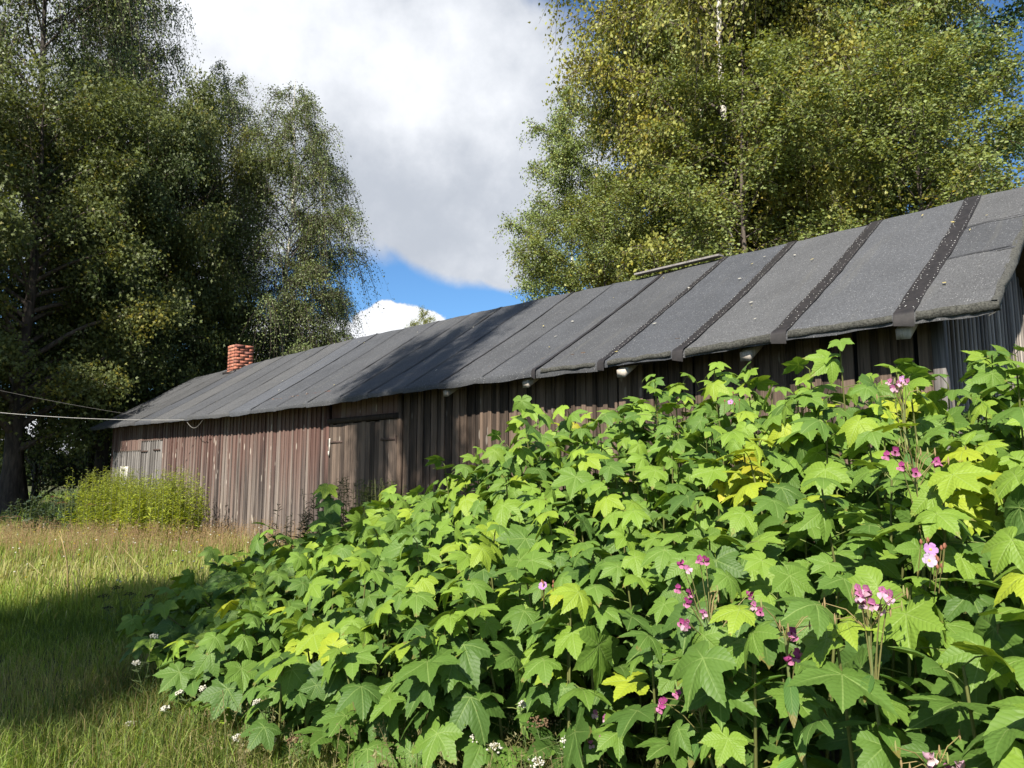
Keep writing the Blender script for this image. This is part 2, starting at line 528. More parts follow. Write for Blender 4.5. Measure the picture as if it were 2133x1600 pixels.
# ------------------------------------------------------------------ barn
# local axes of the barn: x into the barn, y along it (away from the camera), z up; origin below the near eave corner
BX, BY, BROT = 3.3112, 4.8295, math.atan2(0.71082676, 0.70336713)
DV = np.array([-0.71082676, 0.70336713, 0.0])
PR = np.array([0.70336713, 0.71082676, 0.0])
HE, HR, WR = 2.409, 4.082, 2.681
OV, S0, S1, SE = 0.36, 0.42, 20.1, 21.0
barn = empty('barn', (BX, BY, 0), BROT)
tag(barn, 'long low timber barn with dark felt roof, worn red boards at its far end', 'barn')


def barn_pt(x, y, z):
    return np.array([BX, BY, 0]) + x * PR + y * DV + np.array([0, 0, z])


def sag_e(s):
    return np.interp(s, [0, .54, 1.5, 2.45, 3.4, 4.3, 6.5, 8.3, 10.3, 12.1, 14.4, 18.1, 21], [.03, .028, .015, -.02, -.025, -.016, -.012, -.03, -.045, -.03, 0, .04, .05])


def sag_r(s):
    return np.interp(s, [0, .6, 1.6, 2.6, 3.5, 4.6, 6.6, 9.6, 12, 17, 21], [.025, .02, -.008, -.02, -.016, -.045, 0, .025, .06, .03, 0.0])


def roof_z(x, s):
    """height of the roof's upper surface at x into the barn, s along it"""
    u = x / WR
    u = np.where(u > 1, 2 - u, u)
    e, r = HE + sag_e(s), HR + sag_r(s)
    return e + (r - e) * u - 0.035 * np.sin(np.pi * np.clip(u, 0, 1)) * (0.4 + 0.6 * np.sin(s * 1.9) ** 2)


# felt strips across the roof: every strip runs over the ridge and folds down at the eave
seams = [0.54, 1.49, 2.46, 3.36, 4.30, 5.15, 5.95, 6.70, 7.55, 8.30, 9.25, 10.30, 11.25, 12.15, 13.1, 14.15, 15.2, 16.3, 17.4, 18.5, 19.7]
edges = [-0.02] + seams + [SE]


def felt(s0, s1, x0, x1, lift, eave=True, name='felt_strip', mat=M_felt, seed=0):
    r = np.random.default_rng(seed)
    ns = 7
    S = np.linspace(s0, s1, ns)
    xs = list(np.linspace(x0, x1, 13))
    rows = []
    drop = 0.065 + 0.025 * r.random()
    if eave:
        for dz, dx in ((-drop, -0.004), (-0.03, -0.012)):
            zz = roof_z(np.zeros(ns), S) + dz * (1 + 0.08 * np.sin(S * 7 + seed) + 0.05 * r.standard_normal(ns)) + lift
            rows.append(np.stack([np.full(ns, dx) + 0.006 * np.sin(S * 11 + seed), S, zz], -1))
    for x in xs:
        bump = 0.004 * np.sin(S * 9 + x * 5 + seed) + 0.003 * r.standard_normal(ns)
        rows.append(np.stack([np.full(ns, x), S + 0.008 * np.sin(x * 4 + seed), roof_z(np.full(ns, x), S) + lift + bump], -1))
    V = np.concatenate(rows)
    nr = len(rows)
    i, j = np.meshgrid(np.arange(nr - 1), np.arange(ns - 1), indexing='ij')
    F = np.stack([i * ns + j, (i + 1) * ns + j, (i + 1) * ns + j + 1, i * ns + j + 1], -1).reshape(-1, 4)
    me = make_mesh(name, V, F, mat, smooth=True)
    return obj(name, me, barn)


for k in range(len(edges) - 1):
    s0, s1 = edges[k], edges[k + 1] + 0.03
    if k == len(edges) - 2:
        s1 = SE
    lift = 0.004 + 0.004 * (k % 2)
    if k == 0:                                       # the strip at the near gable is pieced from three lengths
        felt(s0, s1, 0.0, 1.05, 0.012, True, seed=101)
        felt(s0, s1, 1.00, 1.80, 0.008, False, seed=102)
        felt(s0, s1, 1.76, WR, 0.004, False, seed=103)
    else:
        felt(s0, s1, 0.0, WR, lift, True, seed=k)
# back slope in one sheet per three strips
for k in range(0, len(edges) - 1, 3):
    felt(edges[k], edges[min(k + 3, len(edges) - 1)] + 0.02, WR, 2 * WR, 0.002, False, name='felt_sheet', seed=200 + k)
# small steps of the eave edge, mossy fold along the first strips
for (a, b, dz) in [(-0.06, .46, 0.066), (.62, 1.42, 0.056), (1.57, 2.39, 0.064), (2.54, 3.28, 0.045), (3.44, 4.2, 0.045)]:
    S = np.linspace(a, b, 12)
    r = np.random.default_rng(int(a * 100 + 50))
    rows = []
    for dx, z in ((-0.012, 0.000), (-0.022, -0.02), (-0.020, -dz), (0.01, -dz - 0.006)):
        rows.append(np.stack([dx + 0.004 * r.standard_normal(12), S, roof_z(np.zeros(12), S) + z + 0.012 + 0.004 * r.standard_normal(12)], -1))
    V = np.concatenate(rows)
    i, j = np.meshgrid(np.arange(3), np.arange(11), indexing='ij')
    F = np.stack([i * 12 + j, (i + 1) * 12 + j, (i + 1) * 12 + j + 1, i * 12 + j + 1], -1).reshape(-1, 4)
    obj('folded_edge', make_mesh('folded_edge', V, F, M_felt_moss, smooth=True), barn)
# rake edge at the near gable
xs = np.linspace(-0.022, WR, 22)
r = np.random.default_rng(5)
rows = []
for ds, dz in ((0.015, 0.016), (-0.022, 0.010), (-0.032, -0.03), (-0.025, -0.085), (0.03, -0.09)):
    rows.append(np.stack([xs, -0.02 + ds + 0.008 * r.standard_normal(22), roof_z(np.maximum(xs, 0), np.zeros(22)) + dz + 0.006 * r.standard_normal(22)], -1))
V = np.concatenate(rows)
i, j = np.meshgrid(np.arange(4), np.arange(21), indexing='ij')
F = np.stack([i * 22 + j, i * 22 + j + 1, (i + 1) * 22 + j + 1, (i + 1) * 22 + j], -1).reshape(-1, 4)
obj('rake_edge', make_mesh('rake_edge', V, F, M_felt_moss, smooth=True), barn)

for xc in (1.03, 1.78):
    S = np.linspace(0.0, 0.47, 10)
    wv_ = 0.008 * np.sin(S * 14 + xc * 9)
    V = np.concatenate([np.stack([xc + wv_ + d_, S, roof_z(xc + wv_ + d_, S) + 0.024], -1) for d_ in (-0.007, 0.007)])
    a_ = np.arange(9)
    obj('seam', make_mesh('seam', V, np.stack([a_, a_ + 1, a_ + 11, a_ + 10], -1), M_seam), barn)

# bitumen tape over the near seams, thin bitumen beads on the others
tape_w = {0: 0.150, 1: 0.135, 2: 0.115, 3: 0.085, 4: 0.055}
for k, s in enumerate(seams):
    wd = tape_w.get(k, 0.022 + 0.012 * (k % 3 == 0))
    n = 26
    r = np.random.default_rng(300 + k)
    xs = np.linspace(-0.016, WR, n)
    wob = 0.006 * np.sin(xs * 3 + k) + 0.0025 * r.standard_normal(n)
    zz = roof_z(np.maximum(xs, 0), np.full(n, s)) + (0.021 if k < 5 else 0.016)
    L = np.stack([xs, s + wob - wd / 2 + 0.003 * r.standard_normal(n), zz], -1)
    Rr = np.stack([xs, s + wob + wd / 2 + 0.003 * r.standard_normal(n), zz], -1)
    if k < 5:                                        # folds down over the eave
        L = np.concatenate([[L[0] + [-0.016, 0, -0.11 - 0.02 * r.random()], L[0] + [-0.02, 0, -0.03]], L])
        Rr = np.concatenate([[Rr[0] + [-0.016, 0, -0.10], Rr[0] + [-0.02, 0, -0.03]], Rr])
    n = len(L)
    V = np.concatenate([L, Rr])
    a = np.arange(n - 1)
    F = np.stack([a, a + 1, a + 1 + n, a + n], -1)
    tp = obj('bitumen_tape' if k < 5 else 'seam', make_mesh('tape', V, F, M_bitumen if k < 5 else M_seam, smooth=True), barn)
    if k < 4:                                        # galvanised nail heads in the tape
        row = np.arange(0.04, WR - 0.03, 0.055)
        py_ = np.concatenate([s + wd * 0.36 + r.normal(0, .006, len(row)), s - wd * 0.36 + r.normal(0, .006, len(row)), s + r.uniform(-.4, .4, 22) * wd])
        px_ = np.concatenate([row + r.normal(0, .01, len(row)), row + r.normal(0, .01, len(row)), r.uniform(0.1, WR - .1, 22)])
        qn = len(px_)
        parts = []
        ang = np.linspace(0, 2 * np.pi, 6, endpoint=False)
        for q in range(qn):
            rad = 0.0034 + 0.0014 * r.random()
            v = np.stack([px_[q] + rad * np.cos(ang), py_[q] + rad * np.sin(ang), np.zeros(6)], -1)
            v[:, 2] = roof_z(v[:, 0], np.full(6, s)) + 0.025
            parts.append((v, np.array([[0, 1, 2, 3], [0, 3, 4, 5]])))
        v, f = join(parts)
        no = obj('nail_heads', make_mesh('nail_heads', v, f, M_nail), tp)
        no['kind'] = 'stuff'

# boarding under the felt
v1, f1 = [], []
ns = 40
S = np.linspace(0.02, SE - 0.05, ns)
rows = []
for x, dz in ((0.03, -0.055), (WR, -0.05), (2 * WR - 0.02, -0.05), (2 * WR - 0.02, -0.085), (WR, -0.09), (0.03, -0.085), (0.03, -0.055)):
    rows.append(np.stack([np.full(ns, x), S, roof_z(np.full(ns, x), S) + dz], -1))
V = np.concatenate(rows)
i, j = np.meshgrid(np.arange(6), np.arange(ns - 1), indexing='ij')
F = np.stack([i * ns + j, (i + 1) * ns + j, (i + 1) * ns + j + 1, i * ns + j + 1], -1).reshape(-1, 4)
obj('roof_boarding', make_mesh('roof_boarding', V, F, M_wood_dark), barn)

# rafter ends below the eave
rs = [0.57, 1.84, 3.15, 4.50, 5.90]
for q, s in enumerate(rs):
    hw = 0.05
    z = HE + float(sag_e(s))
    sl_ = (HR - HE) / WR
    x0, x1 = 0.045 + 0.02 * math.sin(q * 2.3), 0.42
    V = np.array([[x0, s - hw, z - 0.175], [x0 + 0.01, s + hw, z - 0.17], [x0, s + hw, z - 0.095], [x0 - 0.006, s - hw, z - 0.10],
                  [x1, s - hw, z - 0.175 + sl_ * (x1 - x0)], [x1, s + hw, z - 0.175 + sl_ * (x1 - x0)],
                  [x1, s + hw, z - 0.098 + sl_ * (x1 - x0)], [x1, s - hw, z - 0.098 + sl_ * (x1 - x0)]])
    F = np.array([[0, 3, 2, 1], [4, 5, 6, 7], [0, 1, 5, 4], [1, 2, 6, 5], [2, 3, 7, 6], [3, 0, 4, 7]])
    V[[4, 5], 2] += 0.0
    obj('rafter', make_mesh('rafter', V, F, M_wood_end if q < 6 else M_wood_dark), barn)


def board_mesh(name, w, h, th, mat, cup=0.0):
    """upright board: thickness towards -x, width along y, foot at z = 0, with slightly broken edges"""
    b = 0.003
    y = [-w / 2, -w / 2 + b, w / 2 - b, w / 2]
    xx = [-th + b, -th, -th, -th + b]
    prof = [(0, y[0])] + list(zip(xx, y)) + [(0, y[3])]
    n = len(prof)
    V = np.array([(p, q, 0) for p, q in prof] + [(p, q, h) for p, q in prof], float)
    F = [[a, a + n, (a + 1) % n + n, (a + 1) % n] for a in range(n)] + [list(range(n)), list(range(2 * n - 1, n - 1, -1))]
    return make_mesh(name, V, F, mat)


H_W = HE - 0.02 + 0.17
variants = {}


def board(kind, w, h, th, mat, x, s, z, name, dz=0.0):
    key = (round(w, 3), round(h, 2), round(th, 3), mat.name, kind)
    if key not in variants:
        variants[key] = board_mesh(name, w, h, th, mat)
    r = random
    return obj(name, variants[key], barn, (x + r.uniform(-0.004, 0.004), s, z + dz), (0, 0, r.uniform(-0.025, 0.025)))


# added near-black backing: shades the gaps so that no light shows between boards
v, f = join([box(OV + 0.03, OV + 0.08, S0 + 0.05, S1 - 0.03, 0.0, H_W - 0.02), box(2 * WR - OV - 0.08, 2 * WR - OV, S0 + 0.05, S1 - 0.03, 0, H_W - 0.03)])
obj('dark_backing', make_mesh('dark_backing', v, f, M_dark), barn)
D0, D1 = 7.26, 9.13                                  # the big door
G0, G1, G2 = 16.5, 17.85, 19.95                      # small grey door and grey patch


def wall_mat(s):
    return M_wood_red if s > D1 else M_wood_brown


pitch = 0.150
s = S0 + pitch / 2
k = 0
while s < S1 - 0.02:
    wv = [0.112, 0.120, 0.128][k % 3]
    if D0 - 0.05 < s < D1 + 0.05:
        s += pitch; k += 1
        continue
    lo = 0.0
    mt = wall_mat(s)
    grey = G0 < s < G2
    if grey:
        # worn grey boards below, red boards above
        ztop = 1.76 if s > G1 else 1.98
        board('g', wv, ztop, 0.022, M_wood_grey, OV - 0.004, s, 0.02, 'board')
        board('r', wv, H_W - ztop - 0.03, 0.024, M_wood_red, OV - 0.010, s, ztop + 0.02, 'board')
        board('gb', 0.045, ztop, 0.02, M_wood_grey, OV - 0.024, s + pitch / 2, 0.03, 'batten')
    else:
        board('b', wv, H_W, 0.024, mt, OV, s, 0.03, 'board', random.uniform(-0.02, 0.0))
        if random.random() > 0.10: board('bb', 0.050 if k % 2 else 0.058, H_W, 0.022, mt, OV - 0.022, s + pitch / 2, 0.03, 'batten', random.uniform(-0.025, 0.0))
    s += pitch; k += 1

# big double door
door_parts = []
ndb = 16
dw = (D1 - D0) / ndb
for q in range(ndb):
    s = D0 + (q + 0.5) * dw
    board('d', round(dw - 0.006, 3), 2.01, 0.026, M_wood_door, OV - 0.016, s, 0.02, 'door_board', random.uniform(-0.02, 0))
for q in range(int((D1 - D0) / 0.14) + 1):
    s = D0 + 0.07 + q * 0.14
    if s < D1:
        board('du', 0.132, H_W - 2.12, 0.024, M_wood_red, OV - 0.004, s, 2.12, 'board')
v, f = box(OV - 0.065, OV - 0.002, D0 - 0.02, D1 + 0.02, 2.035, 2.112)
obj('lintel', make_mesh('lintel', v, f, M_wood_dark), barn)
for s, mt in ((D0 - 0.035, M_wood_brown), (D1 + 0.035, M_wood_red)):
    v, f = box(-0.05, 0.0, -0.045, 0.045, 0, H_W)
    obj('door_post', make_mesh('door_post', v, f, mt), barn, (OV - 0.004, s, 0.02))
for s0, s1, z in ((D1 - 0.42, D1 - 0.02, 1.72), (D0 + 0.02, D0 + 0.42, 1.72), (D1 - 0.42, D1 - 0.02, 0.45), (D0 + 0.02, D0 + 0.42, 0.45)):
    v, f = box(OV - 0.052, OV - 0.044, s0, s1, z, z + 0.035)
    hb = obj('hinge', make_mesh('hinge', v, f, M_iron), barn)
    pv, pf = tube([[OV - 0.06, s1 if s0 > 8 else s0, z - 0.03], [OV - 0.06, s1 if s0 > 8 else s0, z + 0.065]], 0.012, 6)
    obj('hinge_pin', make_mesh('hinge_pin', pv, pf, M_iron), hb)
v, f = join([box(OV - 0.062, OV - 0.046, D1 - 0.07, D1 - 0.045, 1.55, 1.80), box(OV - 0.07, OV - 0.062, D1 - 0.075, D1 - 0.04, 1.52, 1.60)])
obj('hasp', make_mesh('hasp', v, f, M_white), barn)
# small grey door: hinges and head rail
for s0, s1, z in ((G0 + 0.05, G0 + 0.45, 1.76), (G1 - 0.5, G1 - 0.05, 1.74)):
    v, f = box(OV - 0.056, OV - 0.046, s0, s1, z, z + 0.04)
    obj('hinge', make_mesh('hinge', v, f, M_iron), barn)
for (a, b, z) in ((G0 - 0.03, G1, 1.995), (G1, G2, 1.775)):
    v, f = box(OV - 0.04, OV - 0.03, a, b, z, z + 0.035)
    obj('head_rail', make_mesh('head_rail', v, f, M_wood_dark), barn)
# little white window near the far corner
ws, wz, wh, ww = 18.95, 0.90, 0.50, 0.52
parts = [box(OV - 0.075, OV - 0.03, ws - ww / 2, ws - ww / 2 + 0.09, wz, wz + wh), box(OV - 0.075, OV - 0.03, ws + ww / 2 - 0.09, ws + ww / 2, wz, wz + wh),
         box(OV - 0.078, OV - 0.03, ws - ww / 2 + 0.09, ws + ww / 2 - 0.09, wz + wh - 0.10, wz + wh), box(OV - 0.078, OV - 0.03, ws - ww / 2 + 0.09, ws + ww / 2 - 0.09, wz, wz + 0.07)]
v, f = join(parts)
wf = obj('window', make_mesh('window_frame', v, f, M_white), barn)
wf['label'] = 'small white framed window low in the grey boards'
v, f = box(OV - 0.05, OV - 0.044, ws - ww / 2 + 0.09, ws + ww / 2 - 0.09, wz + 0.07, wz + wh - 0.10)
obj('pane', make_mesh('pane', v, f, mat_plain('old_glass', (0.03, 0.035, 0.03), 0.08, 0.2, 3.0)), wf)
v, f = join([box(OV - 0.066, OV - 0.052, ws - 0.075, ws - 0.055, wz + 0.07, wz + wh - 0.10), box(OV - 0.066, OV - 0.052, ws + 0.055, ws + 0.075, wz + 0.07, wz + wh - 0.10)])
obj('glazing_bar', make_mesh('glazing_bar', v, f, M_white), wf)

# near gable: upright boards under the rake, a ledge board and a corner board
x = OV + 0.08
k = 0
gmesh = {}
while x < 2 * WR - OV:
    hz = float(roof_z(np.array(x), np.array(0.2))) - 0.10
    w = [0.125, 0.135][k % 2]
    b = 0.003
    for nm, wd, th, off in (('gable_board', w, 0.024, 0.0), ('gable_batten', 0.048, 0.022, 0.024)):
        xc = x if nm == 'gable_board' else x + 0.075
        v, f = box(xc - wd / 2, xc + wd / 2, S0 - off - th, S0 - off, 0, hz)
        v -= np.array([xc, S0, 0])
        sl_ = (HR - HE) / WR * (1 if xc < WR else -1)
        v[4:, 2] += v[4:, 0] * sl_
        obj(nm, make_mesh(nm, v, f, M_wood_gable), barn, (xc, S0, 0.0))
    x += 0.15; k += 1
v, f = box(OV - 0.05, OV + 0.06, S0 - 0.055, S0 + 0.03, 0, H_W - 0.03)
v -= np.array([OV, S0, 0])
obj('corner_board', make_mesh('corner_board', v, f, M_wood_grey), barn, (OV, S0, 0))
v, f = box(OV, 2 * WR - OV, S1 - 0.02, S1 + 0.02, 0, HE + 0.05)
obj('gable_wall', make_mesh('gable_wall', v, f, M_wood_red), barn)
gv = np.array([[OV, S1 - 0.01, HE + 0.05], [2 * WR - OV, S1 - 0.01, HE + 0.05], [WR, S1 - 0.01, HR - 0.08],
               [OV, S1 + 0.01, HE + 0.05], [2 * WR - OV, S1 + 0.01, HE + 0.05], [WR, S1 + 0.01, HR - 0.08]])
obj('gable_top', make_mesh('gable_top', gv, [[0, 2, 1], [3, 4, 5], [0, 1, 4, 3], [1, 2, 5, 4], [2, 0, 3, 5]], M_wood_red), barn)

# loose grey board lying along the ridge
a = np.array([WR - 0.03, 3.40, HR + float(sag_r(3.4)) + 0.035]); b = np.array([WR - 0.05, 4.72, HR + float(sag_r(4.7)) + 0.055])
V = []
for q, pnt in ((0, a), (1, b)):
    for dx, dz in ((-0.07, -0.012), (0.07, 0.0), (0.07, 0.022), (-0.07, 0.012)):
        V.append(pnt + [dx, 0, dz])
obj('ridge_board', make_mesh('ridge_board', V, [[0, 1, 2, 3], [7, 6, 5, 4], [0, 4, 5, 1], [1, 5, 6, 2], [2, 6, 7, 3], [3, 7, 4, 0]], M_wood_grey), barn)

# brick chimney: every brick an object
CH_S, CH_X, CH_W = 17.65, WR - 0.05, 0.50
ch = obj('chimney', make_mesh('chimney', *box(-CH_W / 2 + 0.012, CH_W / 2 - 0.012, -CH_W / 2 + 0.012, CH_W / 2 - 0.012, -0.5, 0.585), M_mortar), barn, (CH_X, CH_S, HR - 0.02))
ch['label'] = 'red brick chimney on the ridge near the far end'
bl, bwid, bh, jt = 0.240, 0.115, 0.076, 0.010


def brick_mesh(l, w, h, mat, seed):
    r = np.random.default_rng(seed)
    v, f = box(-l / 2, l / 2, -w / 2, w / 2, 0, h)
    v += r.normal(0, 0.003, v.shape)
    return make_mesh('brick', v, f, mat)


bm_full = [brick_mesh(bl, bwid, bh, M_brick[q % 4], q) for q in range(8)]
bm_half = [brick_mesh(0.115, bwid, bh, M_brick[(q + 1) % 4], 20 + q) for q in range(8)]
for c in range(-4, 7):
    z = c * (bh + jt)
    for side in range(4):
        a = side * math.pi / 2
        spans = [(-0.125, bl), (0.125, bl)] if c % 2 == 0 else [(-0.1875, 0.115), (0.0, bl), (0.1875, 0.115)]
        for off, l in spans:
            grow = 0.0
            if c == 6: grow = 0.012
            dx, dy = off, -(CH_W / 2 - bwid / 2) - grow
            if side % 2 == 1 and abs(off) > 0.1:
                if l == bl: dx, l = off * 0.52, 0.115     # corner bricks of the other two sides already fill the corner
                else: continue
            X_ = dx * math.cos(a) - dy * math.sin(a)
            Y_ = dx * math.sin(a) + dy * math.cos(a)
            me = random.choice(bm_full if l == bl else bm_half)
            obj('brick', me, ch, (X_ + random.uniform(-.003, .003), Y_ + random.uniform(-.003, .003), z), (0, 0, a + random.uniform(-.01, .01)))
# felt collar where the chimney meets the roof
parts = []
for sx, sy, lx_, ly_ in ((-1, 0, 0.05, 0.33), (1, 0, 0.05, 0.33), (0, -1, 0.25, 0.05), (0, 1, 0.25, 0.05)):
    cx_, cy_ = CH_X + sx * (CH_W / 2 + 0.03), CH_S + sy * (CH_W / 2 + 0.05)
    v, f = box(cx_ - lx_, cx_ + lx_, cy_ - ly_, cy_ + ly_, 0, 0)
    zz = roof_z(v[:, 0], v[:, 1])
    v[:, 2] = zz + np.where(np.arange(8) < 4, -0.02, 0.05 + 0.02 * np.sin(np.arange(8) * 3.0))
    parts.append((v, f))
obj('chimney_collar', make_mesh('chimney_collar', *join(parts), M_bitumen), barn)

# fallen yellow leaves and small debris on the felt
rl = np.random.default_rng(44)
nl = 44
lx = rl.random(nl) * 2.4 + 0.1
ls = rl.random(nl) ** 1.3 * 14 + 0.1
parts = []
for q in range(nl):
    a = rl.random() * 6.28
    L = 0.012 + 0.016 * rl.random()
    v = np.array([[-L, 0, 0], [0, -L * .5, 0.004], [L, 0, 0.006], [0, L * .5, 0.003]])
    ca, sa = math.cos(a), math.sin(a)
    v = np.stack([v[:, 0] * ca - v[:, 1] * sa + lx[q], v[:, 0] * sa + v[:, 1] * ca + ls[q], v[:, 2]], -1)
    v[:, 2] += roof_z(v[:, 0], v[:, 1]) + 0.03
    parts.append((v, np.array([[0, 1, 2, 3]])))
v, f = join(parts)
wv = np.array([barn_pt(*p) for p in v])
cols = np.repeat(np.where(rl.random(nl)[:, None] < 0.5, [[0.45, 0.38, 0.16]], [[0.5, 0.48, 0.42]]), 4, 0)
fo = obj('fallen_leaves', make_mesh('fallen_leaves', wv, f, M_flower, {'col': cols}))
tag(fo, 'tiny pale fallen leaves scattered over the dark felt roof', 'fallen leaves', kind='stuff')

# ------------------------------------------------------------------ cables to the eave
def cable(name, a, b, sag, r, mat, label):
    u = np.linspace(0, 1, 40)[:, None]
    p = np.asarray(a) * (1 - u) + np.asarray(b) * u
    p[:, 2] -= sag * 4 * (u[:, 0] * (1 - u[:, 0]))
    v, f = tube(p, r, 6)
    return tag(obj(name, make_mesh(name, v, f, mat)), label, 'cable')


pa = barn_pt(0.02, 14.3, HE - 0.06)
pb = at(0, 843, 14.0)
far = pa + (pb - pa) * 1.75
cable('overhead_cable', pa, far, 0.16, 0.006, M_cable, 'thick pale cable hanging from the far eave to the left edge')
pa2 = barn_pt(0.02, 15.6, HE + 0.02)
pb2 = at(0, 803, 14.0)
cable('overhead_wire', pa2, pa2 + (pb2 - pa2) * 1.75, 0.10, 0.0035, M_wire, 'thin dull wire above the pale cable at the far eave')
# loop of slack cable and porcelain knobs under the eave
u = np.linspace(0, 1, 16)
lp = np.array([barn_pt(0.03, 14.3 - 0.9 * q, HE - 0.08 - 0.17 * math.sin(math.pi * q)) for q in u])
v, f = tube(lp, 0.007, 5)
tag(obj('cable_loop', make_mesh('cable_loop', v, f, M_wire)), 'slack loop of thin cable under the far eave', 'cable')



# ------------------------------------------------------------------ trees
def unit(v):
    return v / (np.linalg.norm(v, axis=-1, keepdims=True) + 1e-9)


def leaves_mesh(name, P, axis, normal, size, aspect, col, mat, lobed=False):
    """one small folded blade per leaf: P base points, axis the direction of the tip"""
    n = len(P)
    axis = unit(axis)
    side = unit(np.cross(axis, normal))
    nor = np.cross(side, axis)
    s = size[:, None]
    w = s * aspect * 0.5
    if not lobed:
        b = P
        l = P + axis * s * 0.42 - side * w + nor * s * 0.10
        t_ = P + axis * s
        r_ = P + axis * s * 0.42 + side * w + nor * s * 0.10
        V = np.stack([b, l, t_, r_], 1).reshape(-1, 3)
        i = np.arange(n)[:, None] * 4
        F = np.concatenate([i + [[0, 3, 2]], i + [[0, 2, 1]]], 0)
        k = 4
    else:                                              # maple: three pointed lobes
        b = P
        l = P + axis * s * 0.55 - side * w * 1.15 + nor * s * 0.08
        li = P + axis * s * 0.52 - side * w * 0.42 + nor * s * 0.03
        t_ = P + axis * s * 1.05 - nor * s * 0.08
        ri = P + axis * s * 0.52 + side * w * 0.42 + nor * s * 0.03
        r_ = P + axis * s * 0.55 + side * w * 1.15 + nor * s * 0.08
        V = np.stack([b, l, li, t_, ri, r_], 1).reshape(-1, 3)
        i = np.arange(n)[:, None] * 6
        F = np.concatenate([i + [[0, 2, 1]], i + [[0, 5, 4]], i + [[0, 4, 2]], i + [[2, 4, 3]]], 0)
        k = 6
    return make_mesh(name, V, F, mat, {'col': np.repeat(col, k, 0)}, smooth=False)


def grow_tree(seed, H, Rc, cb, n_br, n_leaf, leaf, aspect=0.75, rise=0.9, arch=0.5, droop=0.6, trunk_r=0.14, lobed=False,
              prof='birch', base_col=(0.085, 0.115, 0.022), yellow=0.15, stems=1, twig_len=0.8, lean=(0, 0), n_tw=1400, bark=None, mat=None, clump=0.0):
    """returns (trunk mesh, crown mesh) of a tree standing at the origin"""
    r = np.random.default_rng(seed)
    tubes, twigs = [], []
    br_start, br_dir, br_len, br_up = [], [], [], []
    limb_paths = []
    for st in range(stems):
        m = 16
        z = np.linspace(0, H * (1 - 0.08 * st), m)
        wob = np.cumsum(r.normal(0, 0.05, (m, 2)), 0)
        off = np.array([math.cos(st * 2.4), math.sin(st * 2.4)]) * (0.06 * st) * (z[:, None])
        P = np.stack([wob[:, 0] + lean[0] * (z / H) ** 1.5 + off[:, 0], wob[:, 1] + lean[1] * (z / H) ** 1.5 + off[:, 1], z], -1)
        P[0, :2] = 0
        rad = trunk_r * (1 - 0.93 * (z / z[-1]) ** 0.9) * (1 - 0.15 * st)
        rad[0] *= 1.45
        tubes.append(tube(P, rad, 9))
        nb = n_br // stems
        for q in range(nb):
            t_ = cb + (0.98 - cb) * ((q + r.random()) / nb)
            a = q * 2.39996 + r.normal(0, 0.5)
            if prof == 'birch':
                u = (t_ - cb) / (1 - cb)
                L = Rc * (0.35 + 0.75 * math.sin(math.pi * min(1, 0.18 + 0.82 * u)) ** 0.8) * (1.0 if u < 0.75 else (1.15 - u) / 0.4)
            elif prof == 'round':
                u = (t_ - cb) / (1 - cb)
                L = Rc * (0.5 + 0.6 * math.sin(math.pi * (0.15 + 0.8 * u)))
            else:
                u = (t_ - cb) / (1 - cb)
                L = Rc * (1.05 - u)
            L *= r.uniform(0.65, 1.2)
            L = max(L, 0.35)
            start = np.array([np.interp(t_ * H, z, P[:, k]) for k in range(3)])
            e = rise * r.uniform(0.7, 1.25)
            d = np.array([math.cos(a), math.sin(a), 0])
            uu = np.linspace(0, 1, 8)
            pp = start + d * (L * uu)[:, None] + np.array([0, 0, 1.0]) * (L * (e * uu - arch * uu ** 2))[:, None] + r.normal(0, 0.02 * L, (8, 3)) * uu[:, None]
            limb_paths.append(pp)
            rr = max(0.010, np.interp(t_ * H, z, rad) * 0.5)
            twigs.append(tube(pp, np.linspace(rr, 0.006, 8), 5))
    LP = np.array(limb_paths)
    blen = np.linalg.norm(LP[:, -1] - LP[:, 0], axis=1)
    # side twigs on the limbs
    pr = blen / blen.sum()
    bi = r.choice(len(LP), n_tw, p=pr)
    u = 0.18 + 0.82 * r.random(n_tw) ** 0.8
    fi = u * 7
    i0 = np.minimum(fi.astype(int), 6)
    fr = (fi - i0)[:, None]
    ts = LP[bi, i0] * (1 - fr) + LP[bi, i0 + 1] * fr
    td = LP[bi, i0 + 1] - LP[bi, i0]
    td = unit(unit(td) * 0.8 + r.normal(0, 0.75, (n_tw, 3)))
    tl = twig_len * r.uniform(0.5, 1.35, n_tw) * (0.55 + 0.45 * np.minimum(1, blen[bi] / max(Rc * 0.6, .1)))
    vv = np.linspace(0, 1, 5)
    TP = ts[:, None, :] + td[:, None, :] * (tl[:, None] * vv)[..., None]
    TP[..., 2] -= (droop * tl[:, None] * vv ** 2)
    tv, tf = tubes_many(TP, np.broadcast_to(np.linspace(0.009, 0.003, 5), (n_tw, 5)), 3)
    twigs.append((tv, tf))
    # leaves on the twigs
    ti = r.integers(0, n_tw, n_leaf)
    v = r.random(n_leaf) ** 0.75
    P = ts[ti] + td[ti] * (tl[ti] * v)[:, None]
    P[:, 2] -= droop * tl[ti] * v ** 2
    P += r.normal(0, leaf * (1.3 + clump), (n_leaf, 3))
    ax = unit(r.normal(0, 1, (n_leaf, 3)) + np.array([0, 0, -0.7]) + td[ti] * 0.5)
    out = P - np.array([lean[0] * .5, lean[1] * .5, H * 0.5])
    out[:, 2] *= 0.3
    nor = unit(r.normal(0, 0.75, (n_leaf, 3)) + unit(out) * 0.55 + np.array([0, 0, 0.55]))
    size = leaf * r.uniform(0.7, 1.3, n_leaf)
    tw_t = r.random(n_tw)[ti]
    base = np.array(base_col)
    col = base[None] * r.uniform(0.7, 1.3, (n_leaf, 1))
    col = col * (0.85 + 0.3 * tw_t)[:, None]
